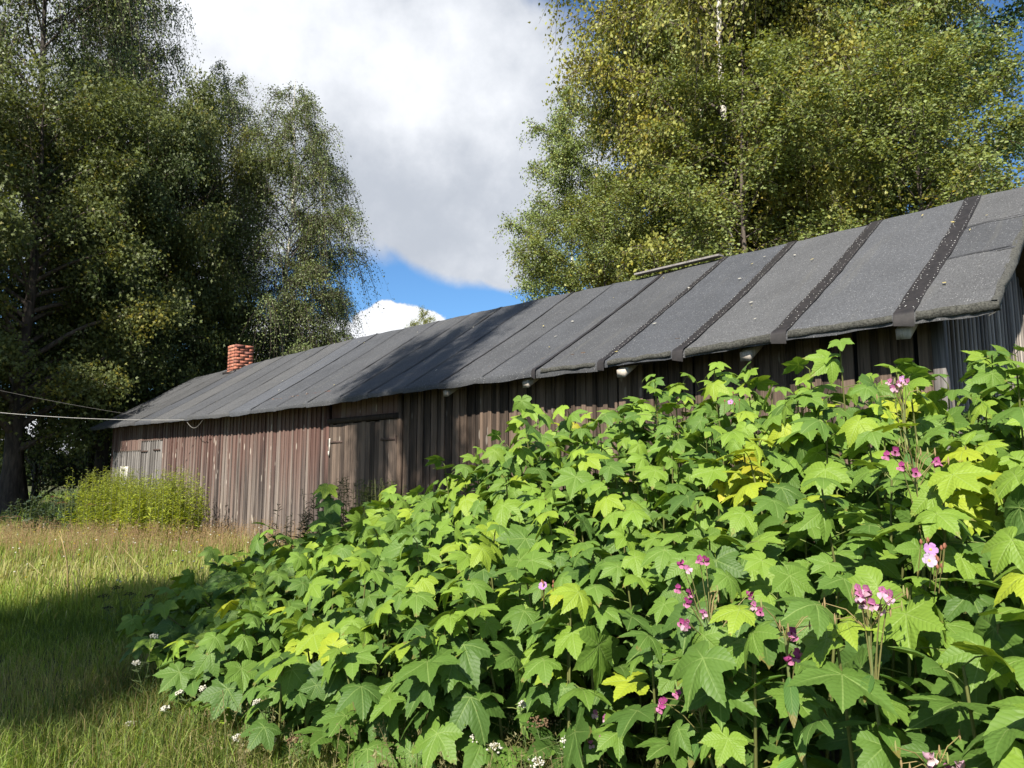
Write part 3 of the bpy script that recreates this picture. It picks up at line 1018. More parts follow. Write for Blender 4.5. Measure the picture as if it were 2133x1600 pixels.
    yb = r.random(n_tw) < yellow
    y = (yb[ti] * r.random(n_leaf) * 0.8 + (r.random(n_leaf) < yellow * 0.25) * 0.6)[:, None]
    col = col * (1 - y) + np.array([[0.25, 0.215, 0.030]]) * y
    v_, f_ = join(tubes)
    v2, f2 = join(twigs)
    return make_mesh('trunk', v_, f_, bark, smooth=True), leaves_mesh('crown', P, ax, nor, size, aspect, col, mat, lobed), make_mesh('branches', v2, f2, M_twig, smooth=True)


def plant_tree(name, label, meshes, base, rotz=0.0, scale=(1, 1, 1), mat=None, group=None, cat='tree', tilt=(0, 0), bark=None):
    t_ = empty(name, (base[0], base[1], -0.05), rotz)
    t_.scale = scale
    t_.rotation_euler = (tilt[0], tilt[1], rotz)
    tag(t_, label, cat, group)
    tr_ = obj('trunk', meshes[0], t_)
    br_ = obj('branches', meshes[2], t_)
    br_['kind'] = 'stuff'
    if bark is not None:
        tr_.material_slots[0].link = 'OBJECT'
        tr_.material_slots[0].material = bark
    c_ = obj('crown', meshes[1], t_)
    c_['kind'] = 'stuff'
    if mat is not None:
        c_.material_slots[0].link = 'OBJECT'
        c_.material_slots[0].material = mat
    return t_


GR = 'birches behind the barn'
birchA = grow_tree(11, 17, 3.0, 0.10, 64, 82000, 0.078, 0.80, rise=0.85, arch=0.45, droop=0.65, trunk_r=0.14, n_tw=2600, twig_len=0.9, bark=M_birch_bark, mat=M_tree_leaf, base_col=(0.215, 0.245, 0.070), yellow=0.22)
birchB = grow_tree(12, 16, 2.7, 0.08, 64, 82000, 0.078, 0.80, rise=0.95, arch=0.40, droop=0.5, trunk_r=0.12, n_tw=2600, twig_len=0.8, bark=M_birch_bark, mat=M_tree_leaf, base_col=(0.190, 0.235, 0.072), yellow=0.14)
birchC = grow_tree(13, 19, 2.8, 0.10, 72, 110000, 0.078, 0.70, rise=1.0, arch=0.50, droop=1.5, trunk_r=0.16, n_tw=2800, twig_len=1.2, bark=M_birch_bark, mat=M_tree_leaf, base_col=(0.135, 0.160, 0.062), yellow=0.03)
aspen = grow_tree(14, 17, 2.3, 0.2, 50, 42000, 0.085, 0.95, rise=0.8, arch=0.35, droop=0.25, trunk_r=0.15, n_tw=1300, twig_len=0.6, bark=M_aspen_bark, mat=M_tree_leaf_grey, base_col=(0.075, 0.12, 0.035), yellow=0.0)
maple = grow_tree(15, 15, 4.6, 0.15, 54, 92000, 0.120, 1.05, rise=0.7, arch=0.35, droop=0.25, trunk_r=0.36, lobed=True, prof='round', n_tw=1000, twig_len=1.0, bark=M_bark, mat=M_tree_leaf, base_col=(0.105, 0.130, 0.040), yellow=0.10, clump=0.9)
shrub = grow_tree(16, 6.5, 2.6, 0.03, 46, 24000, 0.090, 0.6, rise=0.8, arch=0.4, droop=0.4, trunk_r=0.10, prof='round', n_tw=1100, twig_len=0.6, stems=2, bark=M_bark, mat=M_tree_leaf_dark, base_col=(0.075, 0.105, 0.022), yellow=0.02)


def spot(px, depth):
    return ((px - 1066.5) / 1482.0 * depth, depth)


# right of the sky gap: birches behind the barn
for (px, dep, ms, rz, sc, mt, lab) in [
    (1400, 17.5, birchB, 0.4, 0.80, M_tree_leaf, 'leftmost green birch behind the barn, its branches reaching into the cloud'),
    (1490, 16.5, birchB, 2.1, 0.95, M_tree_leaf, 'green birch standing second from the left in the row behind the barn'),
    (1500, 17.5, birchA, 1.2, 1.00, M_tree_leaf_yellow, 'yellowing birch with a leaning pale trunk behind the barn'),
    (1550, 15.0, birchA, 3.7, 1.05, M_tree_leaf_yellow, 'tall yellowish birch with the longest white trunk behind the barn'),
    (1660, 17.0, birchB, 5.0, 1.10, M_tree_leaf, 'green birch between the white trunk and the dark gap'),
    (1770, 16.0, birchB, 0.9, 1.05, M_tree_leaf, 'dense green birch over the middle of the tape strips'),
    (1830, 18.0, birchA, 4.4, 0.95, M_tree_leaf, 'green birch in front of the grey-green aspen'),
    (2125, 18.0, birchB, 2.9, 0.50, M_tree_leaf_olive, 'olive birch at the right edge above the near gable'),
    (1205, 19.5, birchB, 1.4, 0.70, M_tree_leaf_olive, 'shorter dim birch filling the left foot of the row behind the barn'),
    (1540, 20.5, birchB, 2.6, 1.05, M_tree_leaf, 'birch standing farther back between the two yellowish ones'),
    (1720, 21.0, birchA, 5.6, 1.05, M_tree_leaf, 'birch standing farther back in the thick of the row'),
]:
    plant_tree('birch_tree', lab, ms, spot(px, dep), rz, (sc * 0.9, sc * 0.9, sc * 1.12), mt, GR)
plant_tree('aspen_tree', 'grey-green aspen against the blue sky at upper right', aspen, spot(1970, 15.5), 1.0, (0.9, 0.9, 0.95), None)
for (px, dep, rz, sc, lab) in [(1270, 14.2, 0.3, 0.46, 'low bushy young birch over the ridge beside the sky gap'), (1580, 13.5, 1.9, 0.62, 'low bushy young birch over the ridge beyond the grey board'), (1930, 13.0, 4.0, 0.62, 'low bushy young birch over the ridge beyond the widest tape')]:
    plant_tree('young_birch', lab, birchB, spot(px, dep), rz, (sc * 1.35, sc * 1.35, sc), M_tree_leaf, 'young birches over the ridge', bark=M_twig)
plant_tree('young_birch', 'small birch top peeping over the ridge beside the white cumulus', birchB, spot(880, 25.0), 0.3, (0.35, 0.35, 0.44), M_tree_leaf_yellow, 'birch tops over the ridge')
plant_tree('young_birch', 'slimmest birch top peeping over the ridge against blue sky', birchC, spot(938, 25.0), 1.3, (0.2, 0.2, 0.335), M_tree_leaf, 'birch tops over the ridge')
# left group
plant_tree('birch_tree', 'weeping birch with windblown top to the right of the maples', birchC, spot(565, 25.5), 0.7, (0.85, 0.85, 0.86), M_tree_leaf_olive)
plant_tree('birch_tree', 'airy birch with windblown top close behind the maple crown', birchC, spot(445, 27.5), 2.7, (0.85, 0.85, 0.96), M_tree_leaf_olive)
plant_tree('birch_tree', 'dense birch close beside the tallest one at upper left', birchC, spot(185, 24.5), 1.9, (0.80, 0.80, 1.22), M_tree_leaf_olive, bark=M_bark)
plant_tree('birch_tree', 'lower weeping birch whose branches reach farthest toward the white cumulus', birchC, spot(645, 26.5), 3.6, (0.62, 0.62, 0.56), M_tree_leaf_olive)
plant_tree('birch_tree', 'tallest birch at upper left, branches hanging before the cloud', birchC, spot(60, 22.5), 4.2, (1.1, 1.1, 1.35), M_tree_leaf_olive, bark=M_bark)
plant_tree('maple_tree', 'broad maple with thick dark trunk at the left edge', maple, spot(35, 19.5), 0.0, (0.72, 0.72, 0.80), None, 'maples left of the barn')
plant_tree('maple_tree', 'maple standing behind the chimney end of the barn', maple, spot(330, 24.0), 2.2, (0.62, 0.62, 0.95), None, 'maples left of the barn')
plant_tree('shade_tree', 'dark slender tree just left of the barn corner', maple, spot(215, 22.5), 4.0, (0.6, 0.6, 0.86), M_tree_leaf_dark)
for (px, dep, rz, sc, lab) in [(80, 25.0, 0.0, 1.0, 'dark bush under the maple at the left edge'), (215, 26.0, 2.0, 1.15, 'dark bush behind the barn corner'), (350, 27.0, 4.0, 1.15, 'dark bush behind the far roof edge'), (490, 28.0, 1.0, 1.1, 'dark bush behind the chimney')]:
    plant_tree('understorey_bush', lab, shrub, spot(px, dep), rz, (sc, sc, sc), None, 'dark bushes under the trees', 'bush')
plant_tree('maple_tree', 'taller maple outside the frame at far left beyond the cable', maple, (-20.5, 14.5), 2.0, (0.75, 0.75, 1.0), None, 'maples left of the barn')
plant_tree('understorey_bush', 'unseen bush outside the frame at left, added to shade the lawn', shrub, (-6.3, 1.1), 0.5, (0.72, 0.72, 0.80), None, 'dark bushes under the trees', 'bush')  # unseen bush added to widen the tree's shade on the lawn
plant_tree('maple_tree', 'unseen young maple at left nearest the camera, added to shade the lawn', maple, (-4.35, 1.45), 2.5, (0.30, 0.30, 0.42), None, 'maples left of the barn')  # unseen tree added to carry the lawn's shade closer to the camera
# trees outside the frame, whose shade falls on the grass, the bush, the roof and the wood's edge
plant_tree('maple_tree', 'slender maple outside the frame at left, shading the grass and the roof', maple, (-5.35, 0.9), 0.5, (0.31, 0.31, 0.98), None)
plant_tree('maple_tree', 'maple outside the frame at far left, shading the wood edge', maple, (-15.8, 13.3), 1.0, (0.60, 0.60, 0.88), None, 'maples left of the barn')

# ------------------------------------------------------------------ the big flowering raspberry
VANG = np.radians([0, 53, -53, 112, -112])


def palmate(seed, fine=True):
    """five-lobed toothed blade in the XY plane, stalk at the origin, tip along +Y; radius of the middle lobe 1"""
    r = np.random.default_rng(seed)
    key = np.array([(0, 1.0), (5, .93), (12, .80), (20, .69), (27, .62), (32, .62), (39, .74), (47, .88), (54, .96), (59, .87), (67, .74), (76, .62),
                    (83, .56), (90, .58), (100, .66), (110, .70), (118, .63), (130, .55), (142, .50), (154, .44), (165, .36), (172, .24), (178, .10)], float)
    key[:, 1] *= 1 + r.normal(0, 0.025, len(key))
    kr = key.copy(); kr[:, 1] *= 1 + r.normal(0, 0.04, len(key))
    if not fine:
        key = key[[0, 2, 4, 6, 8, 10, 12, 14, 15, 17, 19, 20, 22]]; kr = kr[[0, 2, 4, 6, 8, 10, 12, 14, 15, 17, 19, 20, 22]]
    th = np.concatenate([-key[::-1, 0], kr[1:, 0]])
    rd = np.concatenate([key[::-1, 1], kr[1:, 1]])
    if fine:                                            # teeth
        t2 = np.empty(2 * len(th) - 1); r2 = np.empty(2 * len(th) - 1)
        t2[0::2], r2[0::2] = th, rd
        t2[1::2] = (th[1:] * 0.55 + th[:-1] * 0.45); r2[1::2] = (rd[1:] + rd[:-1]) / 2 * (0.945 + 0.02 * r.random(len(th) - 1))
        th, rd = t2, r2
    th = np.radians(th)
    fr = [0.30, 0.66, 1.0] if fine else [0.55, 1.0]
    V = [np.zeros((1, 3))]
    n = len(th)
    amp = r.uniform(0.05, 0.11)
    droop = r.uniform(0.10, 0.58)
    fold = r.uniform(-0.22, 0.25)
    ph = r.random() * 6
    for f in fr:
        x, y = np.sin(th) * rd * f, np.cos(th) * rd * f
        rr = rd * f
        dv = np.abs(th[:, None] - VANG[None, :]).min(1)
        z = amp * rr * (np.minimum(dv, 0.5) / 0.45) * 1.3 * (1 - 0.5 * rr)     # blade raised between the sunken main veins
        z -= droop * rr ** 2                                                    # lobes arch down
        z += fold * np.abs(x) * 0.8 - fold * 0.1
        z += 0.03 * np.sin(3 * th + ph) * rr + r.normal(0, 0.008, n)
        V.append(np.stack([x, y, z], -1))
    V = np.concatenate(V)
    F = []
    for i in range(n - 1):
        F.append([0, 1 + i + 1, 1 + i])
    for k in range(len(fr) - 1):
        a, b = 1 + k * n, 1 + (k + 1) * n
        for i in range(n - 1):
            F.append([a + i, a + i + 1, b + i + 1]); F.append([a + i, b + i + 1, b + i])
    rr = np.linalg.norm(V[:, :2], axis=1)
    ta = np.arctan2(V[:, 0], V[:, 1])
    dd = np.abs(ta[:, None] - VANG[None, :])
    dv = dd.min(1)
    vein = np.stack([rr * np.cos(dv), rr * np.sin(dv), np.zeros(len(V))], -1)
    return V, np.array(F), vein


LEAF_HI = [palmate(500 + q, True) for q in range(10)]
LEAF_LO = [palmate(600 + q, False) for q in range(6)]

EDGE = np.array([(-2.35, 4.9), (-1.78, 4.05), (-1.42, 3.58), (-1.08, 3.18), (-0.72, 2.92), (-0.33, 2.82), (0.1, 2.86), (0.42, 2.65), (0.65, 2.35), (0.85, 1.95), (1.05, 1.45), (1.30, 1.15), (2.2, 0.85), (3.4, 0.8)])
BACK = np.array([(-2.6, 5.5), (-1.9, 6.1), (-1.0, 6.1), (0.0, 5.8), (1.0, 5.5), (2.0, 5.0), (2.7, 4.4), (3.6, 3.6), (4.2, 2.5), (4.2, 0.9)])
POLY = np.concatenate([EDGE, BACK[::-1]])


def in_poly(x, y):
    ins = np.zeros(x.shape, bool)
    n = len(POLY)
    j = n - 1
    for i in range(n):
        xi, yi = POLY[i]; xj, yj = POLY[j]
        c = ((yi > y) != (yj > y)) & (x < (xj - xi) * (y - yi) / (yj - yi + 1e-12) + xi)
        ins ^= c
        j = i
    return ins


def edge_dist(x, y):
    d = np.full(x.shape, 1e9)
    for a, b in zip(EDGE[:-1], EDGE[1:]):
        ab = b - a
        t_ = np.clip(((x - a[0]) * ab[0] + (y - a[1]) * ab[1]) / (ab @ ab), 0, 1)
        d = np.minimum(d, np.hypot(x - a[0] - t_ * ab[0], y - a[1] - t_ * ab[1]))
    return d


def bush_h(x, y):
    """height of the thicket over the ground"""
    ridge = np.interp(x, [-2.6, -2.1, -1.6, -1.2, -0.7, -0.35, 0.05, 0.5, 0.9, 1.25, 1.65, 2.1, 2.6, 3.4], [0.48, 0.68, 0.92, 1.10, 1.20, 1.30, 1.55, 1.70, 1.82, 1.88, 1.90, 1.78, 1.76, 1.70])
    d = edge_dist(x, y)
    reach = np.interp(x, [-2.5, -1, 0.5, 2, 3], [1.2, 2.0, 2.6, 2.6, 2.3])
    u = np.clip(d / reach, 0, 1)
    return ridge * (0.42 + 0.58 * u ** 0.75)


rb = np.random.default_rng(21)
cx, cy = np.meshgrid(np.arange(-2.7, 4.2, 0.195), np.arange(0.8, 6.2, 0.195), indexing='ij')
cx = (cx + rb.uniform(-.11, .11, cx.shape)).ravel(); cy = (cy + rb.uniform(-.11, .11, cy.shape)).ravel()
ok = in_poly(cx, cy)
cx, cy = cx[ok], cy[ok]
ch_ = bush_h(cx, cy) * rb.uniform(0.86, 1.09, len(cx))
FRONT = unit(np.array([-0.38, -0.92]))
stems_P, stem_r = [], []
LP, LN, LA, LS, LT = [], [], [], [], []                # leaf point, normal, tip axis, size, tint
pet_P = []
extra = []                                            # a few canes that stand above the rest
for (px, py, dp) in [(1095, 845, 4.55), (1490, 775, 4.2), (1745, 728, 3.55), (1360, 800, 4.5), (2110, 770, 3.1), (1690, 770, 3.7), (700, 1025, 4.9), (930, 968, 4.9), (560, 1100, 5.0), (450, 1160, 5.0),
                     (270, 1300, 4.3), (330, 1260, 4.5), (300, 1345, 4.1), (390, 1205, 4.7), (1900, 790, 3.2)]:
    p = at(px, py, dp)
    extra.append((p[0], p[1], p[2]))
allc = [(a, b, c, False) for a, b, c in zip(cx, cy, ch_)] + [(a, b, c, True) for a, b, c in extra]
for (x, y, h, ex) in allc:
    lean = FRONT * rb.uniform(0.02, 0.22) * h + rb.normal(0, 0.06, 2)
    if ex:
        lean *= 0.3
    u = np.linspace(0, 1, 6)
    sp = np.stack([x - lean[0] * 0.4 + lean[0] * u ** 1.6, y - lean[1] * 0.4 + lean[1] * u ** 1.6, h * u], -1)
    if ex:
        sp[:, 0] += (1 - u) * 0.15 * (1 if x > -1 else 3.0); sp[:, 1] += (1 - u) * 0.15
    stems_P.append(sp); stem_r.append(np.linspace(0.008, 0.0035, 6))
    a0 = rb.random() * 6.28
    nL = int(6 + h * 6.0)
    for q in range(nL):
        t_ = 1.0 - 0.84 * (q / nL) ** 1.2
        a = a0 + q * 2.39996 + rb.normal(0, 0.3)
        fi = t_ * 5
        i0 = min(int(fi), 4)
        s = sp[i0] * (1 - fi + i0) + sp[i0 + 1] * (fi - i0)
        rad = np.array([math.cos(a), math.sin(a)])
        hz = unit(rad * 0.70 + FRONT * 0.70)
        young = q < 3
        pl = rb.uniform(0.03, 0.07) if young else rb.uniform(0.08, 0.17)
        up = rb.uniform(0.4, 0.9) if young else rb.uniform(0.0, 0.5)
        tip = s + np.array([hz[0] * 0.6 + rad[0] * 0.4, hz[1] * 0.6 + rad[1] * 0.4, up]) * pl
        pitch = R(rb.normal(22 if not young else 17, 22))
        axis = np.array([hz[0] * math.cos(pitch), hz[1] * math.cos(pitch), -math.sin(pitch)])
        nor = np.array([hz[0] * math.sin(pitch), hz[1] * math.sin(pitch), math.cos(pitch)])
        roll = rb.normal(0, 0.42)
        side = np.cross(axis, nor)
        nor = nor * math.cos(roll) + side * math.sin(roll)
        size = rb.uniform(0.085, 0.13) if young else 0.075 + 0.092 * rb.random() ** 1.2
        if q == 0: size *= 0.85
        LP.append(tip); LA.append(axis); LN.append(nor); LS.append(size)
        LT.append(np.clip((0.50 if young else 0.19) + rb.normal(0, 0.18) + (0.35 if rb.random() < 0.035 else 0), 0, 1.15))
        pet_P.append(np.array([s, (s + tip) / 2 + [0, 0, 0.008], tip]))
LP, LA, LN, LS, LT = map(np.array, (LP, LA, LN, LS, LT))
# leaves turned yellow in two patches
for (px, py, rad, val) in [(1560, 985, 55, 1.15), (1880, 850, 50, 1.0), (2010, 1000, 70, 0.95), (655, 1360, 40, 1.05), (990, 1110, 0, 1)]:
    qx, qy, qd = px_of(LP)
    near = np.hypot(qx - px, qy - py) < rad
    LT[near] = np.maximum(LT[near], val * rb.uniform(0.8, 1.05, near.sum()))


def tint_col(t_):
    t_ = np.asarray(t_)[..., None]
    k = np.array([0.0, 0.35, 0.7, 1.0, 1.2])
    cs = np.array([(0.074, 0.142, 0.030), (0.120, 0.212, 0.037), (0.200, 0.310, 0.038), (0.31, 0.38, 0.032), (0.42, 0.38, 0.03)])
    return np.concatenate([np.interp(t_, k, cs[:, i]) for i in range(3)], -1)


def leaf_frame(axis, nor):
    y = unit(axis)
    x = unit(np.cross(y, nor))
    z = np.cross(x, y)
    return np.stack([x, y, z], -1)                     # columns


# which leaves show largest: splat discs into a coarse depth buffer
GX, GY = 213, 160
zb = np.full((GY, GX), 1e9); own = np.full((GY, GX), -1)
lx_, ly_, ld_ = px_of(LP + LA * LS[:, None] * 0.25)
view = unit(EYE - LP)
face = np.abs((LN * view).sum(1))
order = np.argsort(ld_)
for q in order:
    if ld_[q] < 0.3: continue
    rx = LS[q] * 0.72 * 1482 / ld_[q] / 10
    ry = rx * max(0.35, face[q])
    x0, x1 = int(lx_[q] / 10 - rx), int(lx_[q] / 10 + rx) + 1
    y0, y1 = int(ly_[q] / 10 - ry), int(ly_[q] / 10 + ry) + 1
    x0, y0, x1, y1 = max(x0, 0), max(y0, 0), min(x1, GX), min(y1, GY)
    if x0 >= x1 or y0 >= y1: continue
    yy, xx = np.mgrid[y0:y1, x0:x1]
    inside = ((xx + .5 - lx_[q] / 10) / rx) ** 2 + ((yy + .5 - ly_[q] / 10) / ry) ** 2 < 1
    sub = zb[y0:y1, x0:x1]
    w_ = inside & (sub > 1e8)
    sub[w_] = ld_[q]; own[y0:y1, x0:x1][w_] = q
cnt = np.bincount(own[own >= 0], minlength=len(LP))
top = np.argsort(-cnt)[:300]
is_top = np.zeros(len(LP), bool); is_top[top] = True
seen_ = cnt > 0

bush = empty('raspberry_bush', (1.0, 4.0, 0))
tag(bush, 'big sunlit thicket of broad maple-like green leaves with pink flowers before the barn', 'bush')
off = np.array([1.0, 4.0, 0.0])
v, f = tubes_many(np.array(stems_P) - off, np.array(stem_r), 5)
pv, pf = tubes_many(np.array(pet_P) - off, np.full((len(pet_P), 3), 0.0022), 3)
so = obj('stems', make_mesh('stems', *join([(v, f), (pv, pf)]), M_stem, {'col': np.concatenate([np.tile([[0.12, 0.13, 0.04]], (len(v), 1)), np.tile([[0.14, 0.18, 0.045]], (len(pv), 1))])}, smooth=True), bush)
so['kind'] = 'stuff'
# the rest of the leaves, one joined part
vs, fs, cs, ve, bl, n = [], [], [], [], [], 0
for q in range(len(LP)):
    if is_top[q]: continue
    V0, F0, vein = (LEAF_HI[q % 10] if seen_[q] else LEAF_LO[q % 6])
    M_ = leaf_frame(LA[q], LN[q])
    vs.append((V0 * LS[q]) @ M_.T + LP[q] - off); fs.append(F0 + n); n += len(V0)
    cs.append(np.tile(tint_col(LT[q]) * rb.uniform(0.85, 1.15), (len(V0), 1))); ve.append(vein); bl.append(V0 * [1, 1, 0] + [0, 0, q * 3.7])
fo = obj('foliage', make_mesh('foliage', np.concatenate(vs), np.concatenate(fs), M_bush_leaf, {'col': np.concatenate(cs), 'vein': np.concatenate(ve), 'blade': np.concatenate(bl)}, smooth=True), bush)
fo['kind'] = 'stuff'
# the 300 leaves that show largest, each a part of its own; they share meshes
import mathutils
NT_ = 7
leaf_meshes = {}
for q in top:
    tb = int(np.clip(round(LT[q] / 1.2 * (NT_ - 1)), 0, NT_ - 1))
    kq = (int(q) % 10, tb)
    if kq not in leaf_meshes:
        V0, F0, vein = LEAF_HI[kq[0]]
        leaf_meshes[kq] = make_mesh('leaf', V0, F0, M_bush_leaf, {'col': np.tile(tint_col(tb * 1.2 / (NT_ - 1)), (len(V0), 1)), 'vein': vein, 'blade': V0 * [1, 1, 0] + [0, 0, q * 3.7]}, smooth=True)
    M_ = leaf_frame(LA[q], LN[q]) * LS[q]
    m4 = mathutils.Matrix.Identity(4)
    for a in range(3):
        for b in range(3):
            m4[a][b] = M_[a, b]
    p = LP[q] - off
    m4.translation = p
    o = obj('leaf', leaf_meshes[kq], bush)
    o.matrix_local = m4


def bush_hit(px, py, lift=0.10):
    """point of the thicket's surface that the photograph shows at (px, py)"""
    a, b = (px - 1066.5) / 1482.0, (800 - py) / 1482.0
    v = np.array([a, math.cos(PITCH) - b * math.sin(PITCH), math.sin(PITCH) + b * math.cos(PITCH)])
    for t_ in np.arange(0.7, 8, 0.02):
        p = EYE + v * t_
        if p[2] < 0.02: return p
        if in_poly(np.array([p[0]]), np.array([p[1]]))[0] and p[2] < bush_h(np.array([p[0]]), np.array([p[1]]))[0] + lift:
            return p
    return EYE + v * 4.0


def petals(n, L, wd, cup, col, seed, eye=None):
    """open flower facing +Z"""
    r = np.random.default_rng(seed)
    V, F, C = [], [], []
    for k in range(n):
        a = k * 2 * math.pi / n + r.normal(0, .08)
        ca, sa = math.cos(a), math.sin(a)
        prof = [(0.05, 0.15, 0), (0.45, 0.9, 0.25), (0.8, 1.0, 0.55), (1.0, 0.55, 0.62)]
        b0 = len(V)
        for (u, ww, zz) in prof:
            for sgn in (-1, 1):
                x, y = u * L, sgn * ww * wd * 0.5
                V.append([x * ca - y * sa, x * sa + y * ca, zz * L * cup + r.normal(0, L * .04)])
                C.append(np.array(col) * r.uniform(0.85, 1.12))
        for q in range(3):
            F.append([b0 + 2 * q, b0 + 2 * q + 2, b0 + 2 * q + 3, b0 + 2 * q + 1])
    if eye is not None:
        b0 = len(V)
        for k in range(8):
            a = k * math.pi / 4
            V.append([math.cos(a) * L * 0.22, math.sin(a) * L * 0.22, L * 0.10]); C.append(eye)
        V.append([0, 0, L * 0.22]); C.append(eye)
        for k in range(8):
            F.append([b0 + k, b0 + (k + 1) % 8, b0 + 8])
    return np.array(V), F, np.array(C)


def rot_to(nrm, spin=0.0):
    z = unit(np.asarray(nrm, float))
    ref = np.array([0, 0, 1.0]) if abs(z[2]) < 0.9 else np.array([1.0, 0, 0])
    x = unit(np.cross(ref, z)); y = np.cross(z, x)
    M_ = mathutils.Matrix(((x[0], y[0], z[0]), (x[1], y[1], z[1]), (x[2], y[2], z[2])))
    return (M_ @ mathutils.Matrix.Rotation(spin, 3, 'Z')).to_euler()


# the raspberry's own pale violet flowers
for k, (px, py, sz, pale) in enumerate([(1131, 1221, 0.024, 0), (1938, 1145, 0.024, 0), (1935, 1168, 0.024, 1), (1497, 1408, 0.026, 1), (1522, 838, 0.022, 0), (1880, 790, 0.026, 0), (1515, 1345, 0.020, 1), (1530, 1390, 0.018, 1)]):
    p = bush_hit(px, py, 0.16)
    V, F, C = petals(5, sz * 0.74, sz * 0.66, 0.42, (0.50, 0.39, 0.54) if pale else (0.46, 0.24, 0.50), 700 + k, eye=(0.55, 0.42, 0.16))
    fl = obj('flower', make_mesh('flower', V, F, M_flower, {'col': C}), bush, p - off, rot_to((-0.35 + 0.3 * math.sin(k), -0.8, 0.45 + 0.2 * math.cos(k * 2)), k))
    fl['label'] = 'pale violet open flower among the leaves'
    # stalk and brown sepals of the spent ones beside it
    parts, C2 = [], []
    r = np.random.default_rng(720 + k)
    for q in range(5):
        c0 = p - off + r.normal(0, 0.022, 3) + [0.02, 0.02, 0.01]
        v2, f2 = tube([c0 + [0.0, 0.02, -0.07], c0], [0.0015, 0.0015], 4)
        parts.append((v2, f2)); C2.append(np.tile([[0.16, 0.14, 0.05]], (len(v2), 1)))
        v3, f3 = tube([c0 - [0, 0, .006], c0, c0 + [0, 0, .008]], [0.001, 0.0048, 0.001], 6)
        parts.append((v3, f3)); C2.append(np.tile([[0.25, 0.10, 0.06]], (len(v3), 1)))
    vv, ff = join(parts)
    obj('spent_flowers', make_mesh('spent_flowers', vv, ff, M_stem, {'col': np.concatenate(C2)}), bush)

# ------------------------------------------------------------------ balsam plants with pink hooded flowers
def lance_leaf(L, W, seed, col):
    r = np.random.default_rng(seed)
    us = np.linspace(0, 1, 9)
    V, C, VE = [], [], []
    bend = r.uniform(0.25, 0.6)
    for k, u in enumerate(us):
        w = W * 0.5 * (math.sin(math.pi * min(1, u * 0.96 + 0.02)) ** 0.9) * (1.0 if k % 2 else 0.93)
        y, z = L * u, -bend * L * u ** 2 * 0.6
        V += [[-w, y, z + w * 0.35], [0, y, z], [w, y, z + w * 0.35]]
        VE += [[u, w / W, 0], [u, 0, 0], [u, w / W, 0]]
    F = []
    for k in range(8):
        a = 3 * k
        F += [[a, a + 1, a + 4, a + 3], [a + 1, a + 2, a + 5, a + 4]]
    return make_mesh('leaf', V, F, M_bush_leaf, {'col': np.tile(col, (len(V), 1)), 'vein': np.array(VE), 'blade': np.array(V) * 8}, smooth=True)


LANCE = [lance_leaf(0.135, 0.040, 800 + q, c) for q, c in enumerate([(0.085, 0.17, 0.035), (0.11, 0.21, 0.04), (0.07, 0.15, 0.035), (0.12, 0.24, 0.045)])]


def hood_flower(seed, col, pale):
    """balsam flower: rounded hood, two broad lower petals, a pouch behind; faces +Z with the hood along +Y"""
    r = np.random.default_rng(seed)
    V, F, C = [], [], []

    def patch(pts, c):
        b = len(V)
        n = len(pts)
        for p in pts:
            V.append(list(np.array(p) + r.normal(0, 0.0016, 3))); C.append(np.array(c) * r.uniform(.65, 1.25))
        cen = np.mean(pts, 0) + [0, 0, -0.004]
        V.append(list(cen)); C.append(np.array(c))
        for k in range(n):
            F.append([b + k, b + (k + 1) % n, b + n])
    s = 0.0125
    hood = [[s * math.cos(a) * 0.75, s * (0.55 + 0.6 * math.sin(a)), s * (0.3 + 0.25 * math.sin(a))] for a in np.linspace(0, 2 * math.pi, 8, endpoint=False)]
    patch(hood, col)
    for sg in (-1, 1):
        lip = [[sg * s * (0.45 + 0.55 * math.cos(a)), s * (-0.65 + 0.55 * math.sin(a)), s * (0.35 - 0.3 * math.cos(a))] for a in np.linspace(0, 2 * math.pi, 7, endpoint=False)]
        patch(lip, pale)
    pv_, pf_ = tube([[0, 0, 0.1 * s], [0, 0.1 * s, -0.6 * s], [0, 0.25 * s, -1.3 * s], [0, 0.7 * s, -1.7 * s]], [0.5 * s, 0.7 * s, 0.45 * s, 0.08 * s], 7)
    b = len(V)
    for p in pv_: V.append(list(p)); C.append(np.array(col) * 0.9)
    for q in pf_: F.append([int(a) + b for a in q])
    return make_mesh('flower', V, F, M_flower, {'col': np.array(C)}, smooth=True)


MAG, PINK, PALE = (0.33, 0.055, 0.20), (0.42, 0.14, 0.30), (0.56, 0.36, 0.46)
HOOD = {0: [hood_flower(810 + q, MAG, (0.46, 0.17, 0.31)) for q in range(3)], 1: [hood_flower(820 + q, PINK, PALE) for q in range(3)], 2: [hood_flower(830 + q, PALE, (0.66, 0.52, 0.54)) for q in range(2)]}


